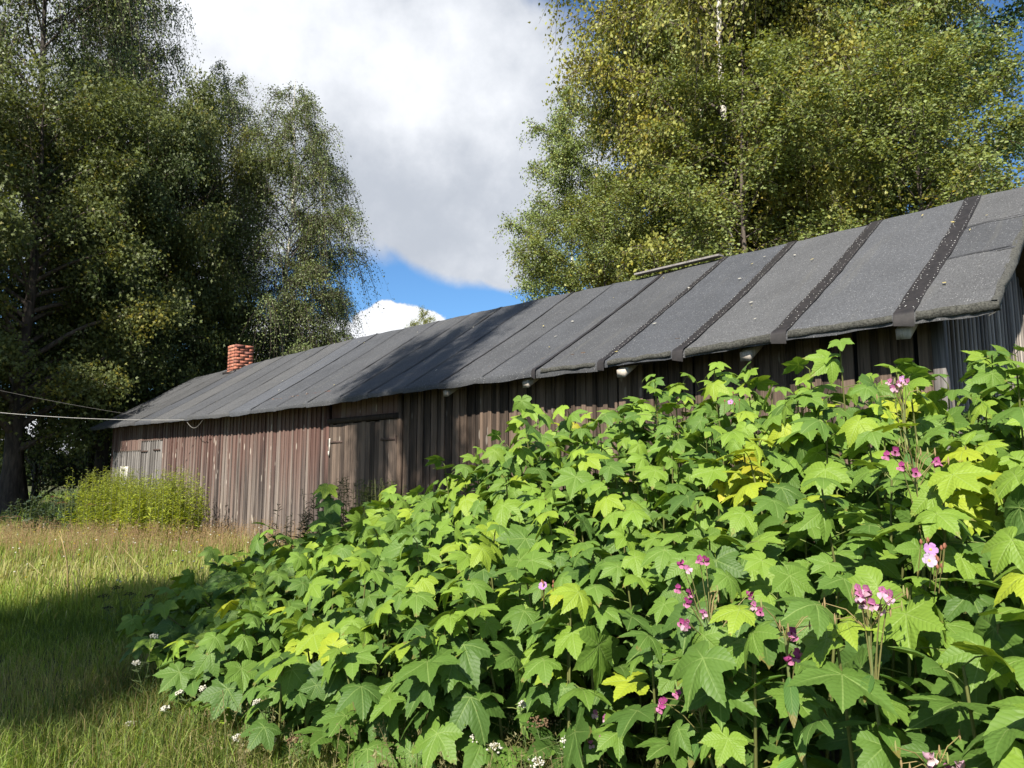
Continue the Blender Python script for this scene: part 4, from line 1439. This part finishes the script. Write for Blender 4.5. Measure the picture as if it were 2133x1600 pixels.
def balsam(label, px, py, flowers, kind, nleaf=14, up=0.0, seed=0, spread=1.0):
    r = np.random.default_rng(900 + seed)
    top_ = bush_hit(px, py, 0.18)
    flowers = list(flowers) + [(fx + r.normal(0, 16), fy + r.normal(0, 14)) for fx, fy in flowers[::2]]
    base = np.array([top_[0] + 0.10, top_[1] + 0.20, 0.0])
    pl_ = empty('balsam_plant', base)
    tag(pl_, label, 'flowering plant', 'pink balsams growing through the bush')
    u = np.linspace(0, 1, 8)[:, None]
    sp = base * 0 + (top_ - base) * u + np.array([0.02, 0.0, 0]) * np.sin(u * 5)
    parts, C = [], []
    v, f = tube(sp, np.linspace(0.008, 0.004, 8), 7)
    parts.append((v, f)); C.append(np.tile([[0.16, 0.19, 0.07]], (len(v), 1)))
    fl = []
    for (fx, fy) in flowers:
        d = math.sqrt(((top_ - EYE) ** 2).sum())
        fp = at(fx, fy, top_[1] - 0.03 + r.normal(0, 0.03)) - base
        b0 = sp[-1] * (1 - 0.25 * r.random()) + 0
        mid = (b0 + fp) / 2 + np.array([0, 0, 0.02])
        v, f = tube([b0, mid, fp + [0, 0, 0.012]], [0.0022, 0.0017, 0.0012], 5)
        parts.append((v, f)); C.append(np.tile([[0.20, 0.19, 0.07]], (len(v), 1)))
        fl.append(fp)
    for q in range(9):                                 # buds and seed pods on bare stalks
        e = sp[-1] + np.array([r.normal(0, 0.06), r.normal(0, 0.05), r.uniform(0.0, 0.10)])
        v, f = tube([sp[-1] * 0.98, (sp[-1] + e) / 2 + [0, 0, .01], e], [0.0016, 0.0013, 0.001], 4)
        parts.append((v, f)); C.append(np.tile([[0.22, 0.17, 0.07]], (len(v), 1)))
        v, f = tube([e - [0, 0, .012], e, e + [0, 0, .014]], [0.001, 0.0032, 0.001], 5)
        parts.append((v, f)); C.append(np.tile([[0.22, 0.24, 0.08] if q % 2 else [0.26, 0.19, 0.09]], (len(v), 1)))
    v, f = join(parts)
    obj('stem', make_mesh('stem', v, f, M_stem, {'col': np.concatenate(C)}, smooth=True), pl_)
    for k in range(nleaf):
        t_ = 1.0 - 0.45 * (k // 3) / max(1, nleaf // 3) - 0.02
        s = sp[min(7, int(t_ * 7))] * 1.0
        a = k * 2.0944 + (k // 3) * 0.6 + r.normal(0, .25)
        hz = unit(np.array([math.cos(a), math.sin(a)]) + FRONT * 0.35)
        pi_ = R(r.normal(22, 14))
        M_ = leaf_frame(np.array([hz[0] * math.cos(pi_), hz[1] * math.cos(pi_), -math.sin(pi_)]), np.array([hz[0] * math.sin(pi_), hz[1] * math.sin(pi_), math.cos(pi_)]))
        M_ = M_ * r.uniform(0.7, 1.15) * spread
        m4 = mathutils.Matrix.Identity(4)
        for a_ in range(3):
            for b_ in range(3):
                m4[a_][b_] = M_[a_, b_]
        m4.translation = s + np.array([hz[0], hz[1], 0]) * 0.01
        o = obj('leaf', LANCE[k % 4], pl_)
        o.matrix_local = m4
    for k, fp in enumerate(fl):
        kk = kind if r.random() < 0.8 else 1
        o = obj('flower', HOOD[kk][k % len(HOOD[kk])], pl_, fp, rot_to((-0.3 + r.normal(0, .35), -0.85, 0.25 + r.normal(0, .2)), r.normal(0, .3)))
    return pl_


balsam('tallest magenta balsam in the middle of the bush, with bare stalks fanning out', 1490, 1290, [(1434, 1186), (1412, 1226), (1438, 1236), (1564, 1240), (1570, 1262), (1466, 1278), (1420, 1298), (1455, 1318), (1470, 1168), (1428, 1305)], 0, 15, seed=1)
balsam('magenta balsam low in the bush beside the pale violet flowers', 1470, 1480, [(1442, 1414), (1410, 1446), (1478, 1424), (1382, 1462), (1376, 1476), (1446, 1424)], 0, 12, seed=2)
balsam('balsam with two red-pink flowers hanging one above the other', 1650, 1325, [(1651, 1318), (1662, 1360), (1660, 1370)], 0, 9, seed=3)
balsam('pink balsam with a ring of seven flowers right of the middle', 1825, 1300, [(1803, 1230), (1790, 1242), (1808, 1240), (1794, 1252), (1852, 1240), (1833, 1268), (1852, 1246)], 1, 9, seed=4)
balsam('balsam with bare forked stalks high in the bush near the gable', 1920, 985, [(1866, 940), (1877, 972), (1950, 963), (1908, 985)], 0, 8, seed=5)
balsam('small pink balsam low among the white yarrow', 1255, 1560, [(1240, 1488), (1253, 1538), (1231, 1550), (1226, 1560)], 1, 10, seed=6)
balsam('pale pink balsam at the lower edge with dry brown stalks', 1965, 1600, [(1942, 1596), (1998, 1597), (1975, 1605)], 2, 8, seed=7)
balsam('balsam with a single red flower near the lower middle', 1440, 1590, [(1461, 1568)], 0, 14, seed=8)
balsam('balsam with pink flowers among yellow leaves at the top of the bush', 1890, 830, [(1872, 800), (1888, 795), (1862, 812)], 1, 6, seed=9)

# ------------------------------------------------------------------ yarrow and other flowers at the foot of the bush
def yarrow(label, px, py, depth, size=0.045, col=(0.66, 0.65, 0.60), seed=0, lean=(0.05, 0), group='white yarrow around the bush', n=40, name='yarrow', cat='flower'):
    r = np.random.default_rng(1000 + seed)
    top_ = at(px, py, depth)
    base = np.array([top_[0] + lean[0], top_[1] + lean[1], 0.0])
    y_ = tag(empty(name, base), label, cat, group)
    tp = top_ - base
    u = np.linspace(0, 1, 6)[:, None]
    sp = tp * u + np.array([0.015, 0, 0]) * np.sin(u * 4)
    parts = [tube(sp, np.linspace(0.003, 0.002, 6), 5)]
    heads, hc = [], []
    pts = r.normal(0, 1, (n, 2)); pts = pts / np.maximum(1, np.linalg.norm(pts, axis=1))[:, None] * size * np.sqrt(r.random((n, 1)))
    for q in range(n):
        c0 = tp + np.array([pts[q, 0], pts[q, 1], r.uniform(-.006, .012) - 0.35 * (pts[q] ** 2).sum() / size])
        if q % 4 == 0:
            parts.append(tube([tp * 0.95, c0], [0.0012, 0.0009], 3))
        rad = r.uniform(0.0035, 0.0065)
        v, f = tube([c0 - [0, 0, 0.004], c0, c0 + [0, 0, 0.003]], [rad * .3, rad, rad * .4], 6)
        heads.append((v, f)); hc.append(np.tile(np.array(col) * r.uniform(.75, 1.1), (len(v), 1)))
    # feathery leaves up the stem
    for q in range(7):
        s = sp[min(5, int(1 + q * 0.6))]
        a = r.random() * 6.28
        e = s + np.array([math.cos(a) * .07, math.sin(a) * .07, .03])
        for w in range(5):
            c0 = s + (e - s) * (w + 1) / 5
            for sg in (-1, 1):
                parts.append(tube([c0, c0 + np.array([-math.sin(a) * sg, math.cos(a) * sg, .4]) * 0.013], [0.0014, 0.0005], 3))
        parts.append(tube([s, e], [0.0014, 0.0006], 3))
    v, f = join(parts)
    obj('stem', make_mesh('stem', v, f, M_stem, {'col': np.tile([[0.10, 0.14, 0.05]], (len(v), 1))}), y_)
    v, f = join(heads)
    fh = obj('flower_head', make_mesh('flower_head', v, f, M_flower, {'col': np.concatenate(hc)}), y_)
    fh['kind'] = 'stuff'


for k, (px, py, dp, sz, lab) in enumerate([
    (992, 1533, 2.85, 0.034, 'leftmost white yarrow head of those under the middle of the bush'),
    (1030, 1555, 2.8, 0.034, 'white yarrow head beside dry brown grass under the bush'),
    (1185, 1540, 2.75, 0.036, 'tall narrow white yarrow head under the shaded middle leaves'),
    (1215, 1580, 2.7, 0.030, 'white yarrow head just below the tall narrow one'),
    (1225, 1510, 2.75, 0.030, 'creamy yarrow head just left of the small pink balsam'),
    (1118, 1585, 2.72, 0.034, 'white yarrow head at the bottom edge between brown grasses'),
    (1088, 1465, 2.9, 0.022, 'small white yarrow head high under the bush, deep in shade'),
    (375, 1442, 3.55, 0.020, 'white yarrow on a long leaning stem left of the bush'),
    (425, 1432, 3.55, 0.022, 'white yarrow close above the long leaning one'),
    (272, 1507, 3.55, 0.024, 'lone white yarrow in the shaded grass'),
    (345, 1475, 3.6, 0.020, 'white yarrow with a brown spent head beside it'),
    (565, 1540, 3.1, 0.024, 'white yarrow before the dark gap at the foot of the bush'),
    (495, 1535, 3.2, 0.020, 'small flat white yarrow over the mossy grass'),
    (535, 1462, 3.3, 0.018, 'faint grey-white yarrow in front of the lowest left leaves'),
    (320, 1325, 4.0, 0.022, 'dim yarrow head in the shade under the leftmost leaves'),
    (285, 1380, 3.9, 0.022, 'dim yarrow head below the leftmost leaves'),
]):
    yarrow(lab, px, py, dp, sz, seed=k, lean=(0.12 * math.sin(k * 2.1), 0.08))
for k, (px, py, dp, sz, lab) in enumerate([
    (610, 1540, 3.05, 0.022, 'brown spent yarrow head at the foot of the bush'),
    (1120, 1500, 2.8, 0.045, 'wide brown spent umbel under the middle of the bush'),
    (965, 1510, 2.9, 0.035, 'brown spent umbel left of the leftmost white yarrow'),
]):
    yarrow(lab, px, py, dp, sz, (0.20, 0.13, 0.075), seed=60 + k, group='brown spent flower heads', name='spent_umbel')
for k, (px, py, dp) in enumerate([(415, 1222, 6.2), (385, 1240, 6.1), (440, 1236, 6.2), (395, 1265, 5.9), (482, 1240, 6.0), (470, 1262, 5.8)]):
    labs = ['highest dark seed head at the border of the shade', 'dark seed head just left of the highest one', 'dark seed head just right of the highest one', 'lowest dark seed head at the border of the shade', 'dark seed head beside the outermost bush leaves', 'lower dark seed head beside the outermost bush leaves']
    yarrow(labs[k], px - 200 if False else px - 170, py, dp, 0.05, (0.05, 0.042, 0.035), seed=80 + k, group='dark seed heads at the border of the shade', name='tansy_seed_head', n=30)
for k, (px, py, dp, lab) in enumerate([
    (100, 1042, 14.3, 'pale umbel behind the left end of the goldenrod'), (112, 1034, 14.6, 'rusty umbel left of the goldenrod, nearest its edge'), (143, 1032, 14.8, 'largest rusty umbel standing before the dark trees'),
    (130, 1046, 14.0, 'low rusty umbel before the blue-green bush'), (188, 1050, 13.4, 'rusty umbel in front of the goldenrod at its left'), (228, 1048, 13.2, 'tan umbel in front of the goldenrod near the window'), (380, 1068, 13.0, 'single tan umbel at the right end of the goldenrod')]):
    yarrow(lab, px, py, dp, 0.13, (0.27, 0.13, 0.075) if k not in (0, 5) else (0.36, 0.30, 0.17), seed=100 + k, group='rusty umbels by the goldenrod', name='umbel_plant', n=50)

# ------------------------------------------------------------------ grasses
def in_view(x, y, margin=0.06):
    return np.abs(x) < (0.72 + margin) * y


def blades(n, xy, h, w, lean, cols, r, curl=0.35):
    """n grass blades: five points each"""
    a = r.random(n) * 6.28
    l = lean * r.random(n) * h
    dx, dy = np.cos(a) * l, np.sin(a) * l
    b = r.random(n) * 6.28
    sx, sy = np.cos(b) * w * 0.5, np.sin(b) * w * 0.5
    z0 = -0.03
    V = np.empty((n, 5, 3))
    V[:, 0] = np.stack([xy[:, 0] - sx, xy[:, 1] - sy, np.full(n, z0)], -1)
    V[:, 1] = np.stack([xy[:, 0] + sx, xy[:, 1] + sy, np.full(n, z0)], -1)
    V[:, 2] = np.stack([xy[:, 0] + dx * .35 + sx * .8, xy[:, 1] + dy * .35 + sy * .8, h * .6], -1)
    V[:, 3] = np.stack([xy[:, 0] + dx * .35 - sx * .8, xy[:, 1] + dy * .35 - sy * .8, h * .6], -1)
    V[:, 4] = np.stack([xy[:, 0] + dx, xy[:, 1] + dy, h * (1 - curl * r.random(n) * np.minimum(1, lean))], -1)
    i = np.arange(n)[:, None] * 5
    F = np.concatenate([i + [[0, 1, 2]], i + [[0, 2, 3]], i + [[3, 2, 4]]])
    return V.reshape(-1, 3), F, np.repeat(cols, 5, 0)


def scatter(n, y0, y1, r, power=1.0, xmax=None):
    y = y0 + (y1 - y0) * r.random(n) ** power
    x = (r.random(n) * 1.56 - 0.78) * y
    return np.stack([x, y], -1)


rg = np.random.default_rng(55)


def noise2(x, y, s, seed):
    r = np.random.default_rng(seed)
    v = np.zeros_like(x)
    for k in range(5):
        a, b, p = r.normal(0, s, 1), r.normal(0, s, 1), r.random() * 6.28
        v += np.sin(a * x + b * y + p)
    return v / 5


def wall_front(x, y):
    """how far in front of the barn wall (positive: on the camera's side)"""
    return OV - ((x - BX) * PR[0] + (y - BY) * PR[1])


def build_grass(name, label, n, y0, y1, hr, wr, lean, palette, seed, power=1.0, keep=None):
    r = np.random.default_rng(seed)
    xy = scatter(n, y0, y1, r, power)
    ok = ~(in_poly(xy[:, 0], xy[:, 1]) & (edge_dist(xy[:, 0], xy[:, 1]) > 0.5)) & (wall_front(xy[:, 0], xy[:, 1]) > 0.1) | (((xy[:, 0] - BX) * DV[0] + (xy[:, 1] - BY) * DV[1]) > S1 + 0.1)
    if keep is not None:
        ok &= keep(xy[:, 0], xy[:, 1], r)
    xy = xy[ok]
    n = len(xy)
    h = r.uniform(*hr, n) * (1 + 0.55 * noise2(xy[:, 0], xy[:, 1], 1.6, seed + 1) + 0.45 * noise2(xy[:, 0], xy[:, 1], 5.0, seed + 3))
    pal = np.array(palette)
    sel = np.clip((noise2(xy[:, 0], xy[:, 1], 1.1, seed + 2) * 0.9 + 0.5 + r.normal(0, 0.28, n)) * len(pal), 0, len(pal) - 1).astype(int)
    cols = pal[sel] * r.uniform(0.7, 1.3, (n, 1))
    V, F, C = blades(n, xy, h, r.uniform(*wr, n), lean, cols, r)
    o = obj(name, make_mesh(name, V, F, M_grass, {'col': C}))
    return tag(o, label, 'grass', kind='stuff')


GREEN = [(0.115, 0.185, 0.030), (0.19, 0.285, 0.045), (0.25, 0.345, 0.06), (0.31, 0.37, 0.09), (0.38, 0.36, 0.15)]
build_grass('lawn_grass', 'long soft green grass in the shade and along the lower edge', 130000, 2.4, 8.0, (0.05, 0.18), (0.0022, 0.005), 1.1, GREEN, 31, 0.9, keep=lambda x, y, r: x < 0.9)
build_grass('meadow_grass', 'green meadow grass in the sun left of the bush', 60000, 6.0, 17.0, (0.08, 0.25), (0.006, 0.012), 0.9, GREEN[1:], 32, 0.9, keep=lambda x, y, r: x < -1.5)
DRY = [(0.33, 0.24, 0.11), (0.42, 0.31, 0.15), (0.28, 0.19, 0.09), (0.24, 0.24, 0.07), (0.46, 0.38, 0.19)]
build_grass('dry_grass', 'tan seeding grass in a broad band before the goldenrod', 42000, 8.6, 18.0, (0.18, 0.42), (0.004, 0.008), 0.6, DRY, 33, 0.85,
            keep=lambda x, y, r: (x < -2.0) & (noise2(x, y, 0.7, 5) + (y - 11.8) * 0.30 + r.normal(0, .25, len(x)) > 0.1) & (y < 12.2))
build_grass('wood_edge_grass', 'dark rough grass under the trees', 20000, 16.0, 40.0, (0.2, 0.5), (0.012, 0.025), 0.8, GREEN[:3], 34, 1.0, keep=lambda x, y, r: x < -6)


def seed_grass(name, label, n, region, hr, seed, col, r_head=0.06, per=26):
    """fine panicles on thin stalks"""
    r = np.random.default_rng(seed)
    xy = region(n, r)
    n = len(xy)
    h = r.uniform(*hr, n)
    a = r.random(n) * 6.28
    l = r.uniform(0.05, 0.35, n) * h
    u = np.linspace(0, 1, 5)
    P = np.stack([xy[:, :1] + (np.cos(a) * l)[:, None] * u ** 1.7, xy[:, 1:] + (np.sin(a) * l)[:, None] * u ** 1.7, h[:, None] * u], -1)
    v, f = tubes_many(P, np.full((n, 5), 0.0016), 3)
    F = np.concatenate([f[:, [0, 1, 2]], f[:, [0, 2, 3]]])
    C = np.tile(np.array([col]) * 1.1, (len(v), 1))
    q = np.repeat(np.arange(n), per)
    t_ = r.uniform(0.68, 1.0, len(q))
    fi = t_ * 4; i0 = np.minimum(fi.astype(int), 3); fr = (fi - i0)[:, None]
    c0 = P[q, i0] * (1 - fr) + P[q, i0 + 1] * fr + r.normal(0, 1, (len(q), 3)) * (r_head * (1.15 - t_))[:, None] * 1.6
    s = r.uniform(0.004, 0.010, len(q))[:, None]
    d = unit(r.normal(0, 1, (len(q), 3)) + [0, 0, 0.8])
    e = unit(r.normal(0, 1, (len(q), 3)))
    T = np.stack([c0 - e * s * 0.5, c0 + e * s * 0.5, c0 + d * s * 1.8], 1).reshape(-1, 3)
    TF = np.arange(len(T)).reshape(-1, 3) + len(v)
    tc_ = np.repeat(np.array([col]) * r.uniform(0.7, 1.3, (len(q), 1)), 3, 0)
    o = obj(name, make_mesh(name, np.concatenate([v, T]), np.concatenate([F, TF]), M_grass, {'col': np.concatenate([C, tc_])}))
    return tag(o, label, 'grass', kind='stuff')


def reg_band(n, r):
    xy = scatter(n, 9.8, 12.6, r, 0.9)
    ok = (xy[:, 0] < -2.4) & (xy[:, 0] > -14) & (wall_front(xy[:, 0], xy[:, 1]) > 0.25) & ~in_poly(xy[:, 0], xy[:, 1])
    return xy[ok]


seed_grass('seed_grass', 'feathery tan seed heads swaying over the meadow', 3600, reg_band, (0.25, 0.52), 41, (0.36, 0.25, 0.14))


def reg_foot(n, r):
    x = r.uniform(-1.3, 0.6, n); y = r.uniform(2.5, 3.3, n)
    ok = edge_dist(x, y) < 0.35
    return np.stack([x, y], -1)[ok]


seed_grass('foot_grass', 'fine pale seeding grass at the foot of the bush', 170, reg_foot, (0.12, 0.34), 42, (0.22, 0.20, 0.09), 0.04, 30)

# fine feathery weeds along the lower edge of the bush
rf = np.random.default_rng(77)
nf = 30000
x = rf.uniform(-2.4, 0.8, nf); y = rf.uniform(2.3, 4.4, nf)
dd = edge_dist(x, y)
ok = (dd < 0.75) & (rf.random(nf) < np.clip(1.1 - dd, 0, 1))
x, y = x[ok], y[ok]
nf = len(x)
g1 = np.array([(0.10, 0.15, 0.03), (0.15, 0.18, 0.04), (0.075, 0.125, 0.03), (0.23, 0.19, 0.08)])
V, F, C = blades(nf, np.stack([x, y], -1), rf.uniform(0.03, 0.17, nf), rf.uniform(0.0025, 0.005, nf), 1.2, g1[rf.integers(0, 4, nf)] * rf.uniform(.7, 1.3, (nf, 1)), rf)
V[:, 2] += np.repeat(rf.random(nf) * 0.08, 5)
tag(obj('weeds', make_mesh('weeds', V, F, M_grass, {'col': C})), 'fine feathery weeds along the foot of the bush', 'weeds', kind='stuff')

r = np.random.default_rng(79)
nf = 9000
x = r.uniform(-0.35, 0.55, nf); y = r.uniform(2.35, 3.0, nf)
V, F, C = blades(nf, np.stack([x, y], -1), r.uniform(0.05, 0.30, nf) * (0.5 + 0.5 * np.abs(noise2(x, y, 6.0, 3)) * 2), r.uniform(0.002, 0.004, nf), 0.9, g1[r.integers(0, 4, nf)] * r.uniform(.8, 1.5, (nf, 1)), r)
tag(obj('fine_grass', make_mesh('fine_grass', V, F, M_grass, {'col': C})), 'fine sunlit grass among the yarrow at the lower edge', 'grass', kind='stuff')

# ------------------------------------------------------------------ tall leafy stems
def stem_clump(name, label, cat, xy, h, leaf_l, leaf_w, n_leaf, cols, seed, droop=0.3, u0=0.12, lean=0.06, group=None, top_col=None):
    r = np.random.default_rng(seed)
    n = len(xy)
    c0 = xy.mean(0)
    o = tag(empty(name, (c0[0], c0[1], 0)), label, cat, group)
    a = r.random(n) * 6.28
    l = lean * h * r.random(n)
    u = np.linspace(0, 1, 5)
    P = np.stack([(xy[:, 0] - c0[0])[:, None] + (np.cos(a) * l)[:, None] * u ** 1.5, (xy[:, 1] - c0[1])[:, None] + (np.sin(a) * l)[:, None] * u ** 1.5, h[:, None] * u], -1)
    v, f = tubes_many(P, np.broadcast_to(np.linspace(0.006, 0.002, 5), (n, 5)), 4)
    s_ = obj('stems', make_mesh('stems', v, f, M_stem, {'col': np.tile([[0.12, 0.13, 0.045]], (len(v), 1))}), o)
    s_['kind'] = 'stuff'
    q = np.repeat(np.arange(n), n_leaf)
    t_ = u0 + (1 - u0) * r.random(len(q))
    fi = t_ * 4; i0 = np.minimum(fi.astype(int), 3); fr = (fi - i0)[:, None]
    p = P[q, i0] * (1 - fr) + P[q, i0 + 1] * fr
    az_ = r.random(len(q)) * 6.28
    el_ = r.normal(0.45, 0.3, len(q)) - droop
    ax = np.stack([np.cos(az_) * np.cos(el_), np.sin(az_) * np.cos(el_), np.sin(el_)], -1)
    nor = np.stack([-np.cos(az_) * np.sin(el_), -np.sin(az_) * np.sin(el_), np.cos(el_)], -1) + r.normal(0, .25, (len(q), 3))
    size = leaf_l * r.uniform(0.6, 1.2, len(q)) * (1.1 - 0.55 * t_ ** 2)
    pal = np.array(cols)
    c = pal[r.integers(0, len(pal), len(q))] * r.uniform(0.75, 1.25, (len(q), 1))
    if top_col is not None:
        w = np.clip((t_ - 0.8) * 4, 0, 1)[:, None] * r.random((len(q), 1))
        c = c * (1 - w) + np.array([top_col]) * w
    low = np.clip((0.35 - t_) * 3, 0, 1)[:, None] * r.random((len(q), 1))
    c = c * (1 - low * .7) + np.array([[0.26, 0.20, 0.05]]) * low * .7
    me = leaves_mesh('foliage', p, ax, nor, size, leaf_w / leaf_l, c, M_grass)
    fo = obj('foliage', me, o)
    fo['kind'] = 'stuff'
    return o


def ground_at(px, py):
    a, b = (px - 1066.5) / 1482.0, (800 - py) / 1482.0
    v = np.array([a, math.cos(PITCH) - b * math.sin(PITCH), math.sin(PITCH) + b * math.cos(PITCH)])
    return EYE + v * (-EYE[2] / v[2])


r = np.random.default_rng(91)
n = 520
t_ = r.random(n)
bl_, br_ = at(195, 1085, 14.6), at(400, 1085, 12.6)
xy = bl_[:2] * (1 - t_)[:, None] + br_[:2] * t_[:, None] + r.normal(0, 1, (n, 2)) * [0.12, 0.42]
hh = (1.0 + 0.10 * np.sin(t_ * 9)) * r.uniform(0.78, 1.06, n) * (1 - 0.25 * np.clip((t_ - .85) / .15, 0, 1)) * 1.20
stem_clump('goldenrod_clump', 'bright yellow-green clump of tall leafy stems before the little window', 'plants', xy, hh, 0.10, 0.022, 46, [(0.29, 0.35, 0.04), (0.35, 0.40, 0.05), (0.22, 0.29, 0.04)], 92, droop=0.15, top_col=(0.34, 0.38, 0.14))
# dark fireweed by the wall between the red boards and the door
g = at(665, 1100, 8.6)
n = 16
xy = g[:2] + r.normal(0, 1, (n, 2)) * [0.16, 0.12]
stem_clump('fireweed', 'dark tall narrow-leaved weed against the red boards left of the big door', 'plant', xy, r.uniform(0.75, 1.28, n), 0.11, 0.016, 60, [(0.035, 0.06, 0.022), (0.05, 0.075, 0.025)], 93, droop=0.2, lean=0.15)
g = at(600, 1110, 9.2)
xy = g[:2] + r.normal(0, 1, (5, 2)) * [0.10, 0.10]
stem_clump('fireweed', 'low thin weed against the red boards beside the taller dark one', 'plant', xy, r.uniform(0.45, 0.8, 5), 0.09, 0.014, 40, [(0.05, 0.075, 0.025)], 94, lean=0.15)
a_, b_ = at(725, 1030, 7.7), at(830, 1030, 7.2)
n = 46
t_ = r.random(n)
xy = a_[:2] * (1 - t_)[:, None] + b_[:2] * t_[:, None] + r.normal(0, .08, (n, 2))
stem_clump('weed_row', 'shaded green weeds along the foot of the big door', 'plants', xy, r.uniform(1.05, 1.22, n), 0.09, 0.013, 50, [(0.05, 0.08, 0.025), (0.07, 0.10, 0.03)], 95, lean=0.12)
g = at(112, 1085, 14.8)
n = 40
xy = g[:2] + r.normal(0, 1, (n, 2)) * [0.45, 0.3]
stem_clump('elder_bush', 'blue-green leafy bush left of the goldenrod before the dark trees', 'bush', xy, r.uniform(0.5, 0.95, n), 0.13, 0.06, 40, [(0.085, 0.12, 0.075), (0.065, 0.10, 0.065)], 96, droop=0.35, lean=0.3)

# dry stalks standing in the sunlit meadow
def stalk(label, pts, rad, col, seed, branches=0):
    r = np.random.default_rng(seed)
    P = np.array([at(*p) for p in pts])
    P[0, 2] = 0.0
    base = P[0].copy()
    u = np.linspace(0, len(P) - 1, 12)
    Q = np.stack([np.interp(u, np.arange(len(P)), P[:, k]) for k in range(3)], -1) - base
    parts = [tube(Q, np.linspace(rad, rad * 0.4, 12), 6)]
    for q in range(branches):
        s = Q[int(5 + q * 6 / max(1, branches))]
        e = s + np.array([r.normal(0, .10), r.normal(0, .1), r.uniform(.08, .25)])
        parts.append(tube([s, (s + e) / 2 + [0, 0, .02], e], [rad * .35, rad * .3, rad * .2], 4))
    v, f = join(parts)
    o = obj('dry_stalk', make_mesh('dry_stalk', v, f, M_stem, {'col': np.tile(np.array([col]), (len(v), 1))}), None, base)
    tag(o, label, 'dry stalk', 'dry stalks in the meadow')


def stalk_px(label, x0, y0, x1, y1, bend=0.0, rad=0.006, col=(0.36, 0.29, 0.13), seed=0, branches=0):
    d = ground_at(x0, y0)[1]
    m_ = ((x0 + x1) / 2 + bend, (y0 + y1) / 2)
    stalk(label, [(x0, y0, d), (*m_, d + 0.02), (x1, y1, d + 0.05)], rad, col, seed, branches)


stalk_px('thickest dry stalk, pale below and brown above, in the sunny meadow', 141, 1250, 126, 1105, 7, 0.011, (0.34, 0.26, 0.11), 1, 2)
for k, (a, b, c, d, lab) in enumerate([
    (162, 1250, 146, 1180, 'thin pale stalk leaning against the thickest one'), (190, 1245, 153, 1165, 'thin pale stalk leaning left beside the thickest one'),
    (118, 1222, 55, 1168, 'pale stalk leaning far left, left of the thickest one'), (222, 1215, 236, 1160, 'pale stalk leaning right in the tan grass'),
    (265, 1225, 218, 1130, 'pale stalk leaning left over the tan grass'), (320, 1208, 255, 1140, 'long pale stalk leaning left near the bush'),
    (282, 1230, 268, 1165, 'brown upright stalk before the bush leaves'), (262, 1240, 232, 1160, 'pale stalk crossing the leaning ones'), (90, 1290, 102, 1255, 'short pale stalk at the border of the shade')]):
    stalk_px(lab, a, b, c, d, rb.uniform(-4, 4), 0.004, (0.38, 0.32, 0.15) if k != 6 else (0.16, 0.10, 0.06), 10 + k, 2 if k == 6 else 0)
for k, (px, lab) in enumerate([(12, 'dry brown seed stalk at the left edge before the dark trunk'), (34, 'dry brown seed stalk, the fuller of the two before the dark trunk')]):
    yarrow(lab, px, 1075, 13.0, 0.09, (0.26, 0.16, 0.09), seed=140 + k, group='brown seed stalks before the dark trunk', name='seed_stalk', n=46)

# scattered small white and yellow meadow flowers
r = np.random.default_rng(111)
n = 130
y = r.uniform(6.5, 13, n); x = -r.uniform(0.32, 0.74, n) * y
parts, C = [], []
for q in range(n):
    c0 = np.array([x[q], y[q], r.uniform(0.25, 0.45)])
    rad = r.uniform(0.007, 0.017)
    v, f = tube([c0 - [0, 0, .006], c0, c0 + [0, 0, .006]], [rad * .5, rad, rad * .4], 6)
    parts.append((v, f)); C.append(np.tile([[0.62, 0.62, 0.55]] if r.random() < 0.55 else [[0.50, 0.38, 0.04]], (len(v), 1)))
v, f = join(parts)
tag(obj('meadow_flowers', make_mesh('meadow_flowers', v, f, M_flower, {'col': np.concatenate(C)})), 'tiny white and yellow flowers dotting the sunny meadow', 'flowers', kind='stuff')

# a reddish broken brick lying under the lowest leaves
V, F = box(-.09, .09, -.05, .05, -0.03, 0.07)
V += np.random.default_rng(3).normal(0, .008, V.shape)
g = ground_at(446, 1508)
tag(obj('old_brick', make_mesh('old_brick', V, F, M_brick[1]), None, (g[0], g[1], 0.02), (0.2, 0.3, 0.7)), 'reddish brick lying in the grass under the lowest bush leaves', 'brick')

# far wood beyond the meadow
r = np.random.default_rng(120)
n = 60000
ang = r.uniform(-1.2, 1.2, n)
dist = r.uniform(75, 110, n)
hgt = 4.5 + 2.0 * np.sin(ang * 23) + 1.5 * np.sin(ang * 61 + 1)
P = np.stack([np.sin(ang) * dist, np.cos(ang) * dist, r.random(n) ** 0.7 * hgt], -1)
me = leaves_mesh('woodland', P, unit(r.normal(0, 1, (n, 3))), unit(r.normal(0, 1, (n, 3)) + [0, -.4, .6]), r.uniform(0.5, 1.1, n), 0.9, np.tile([[0.06, 0.085, 0.025]], (n, 1)) * r.uniform(.6, 1.3, (n, 1)), M_tree_leaf)
tag(obj('woodland', me), 'low far wood along the horizon beyond the trees', 'wood', kind='stuff')
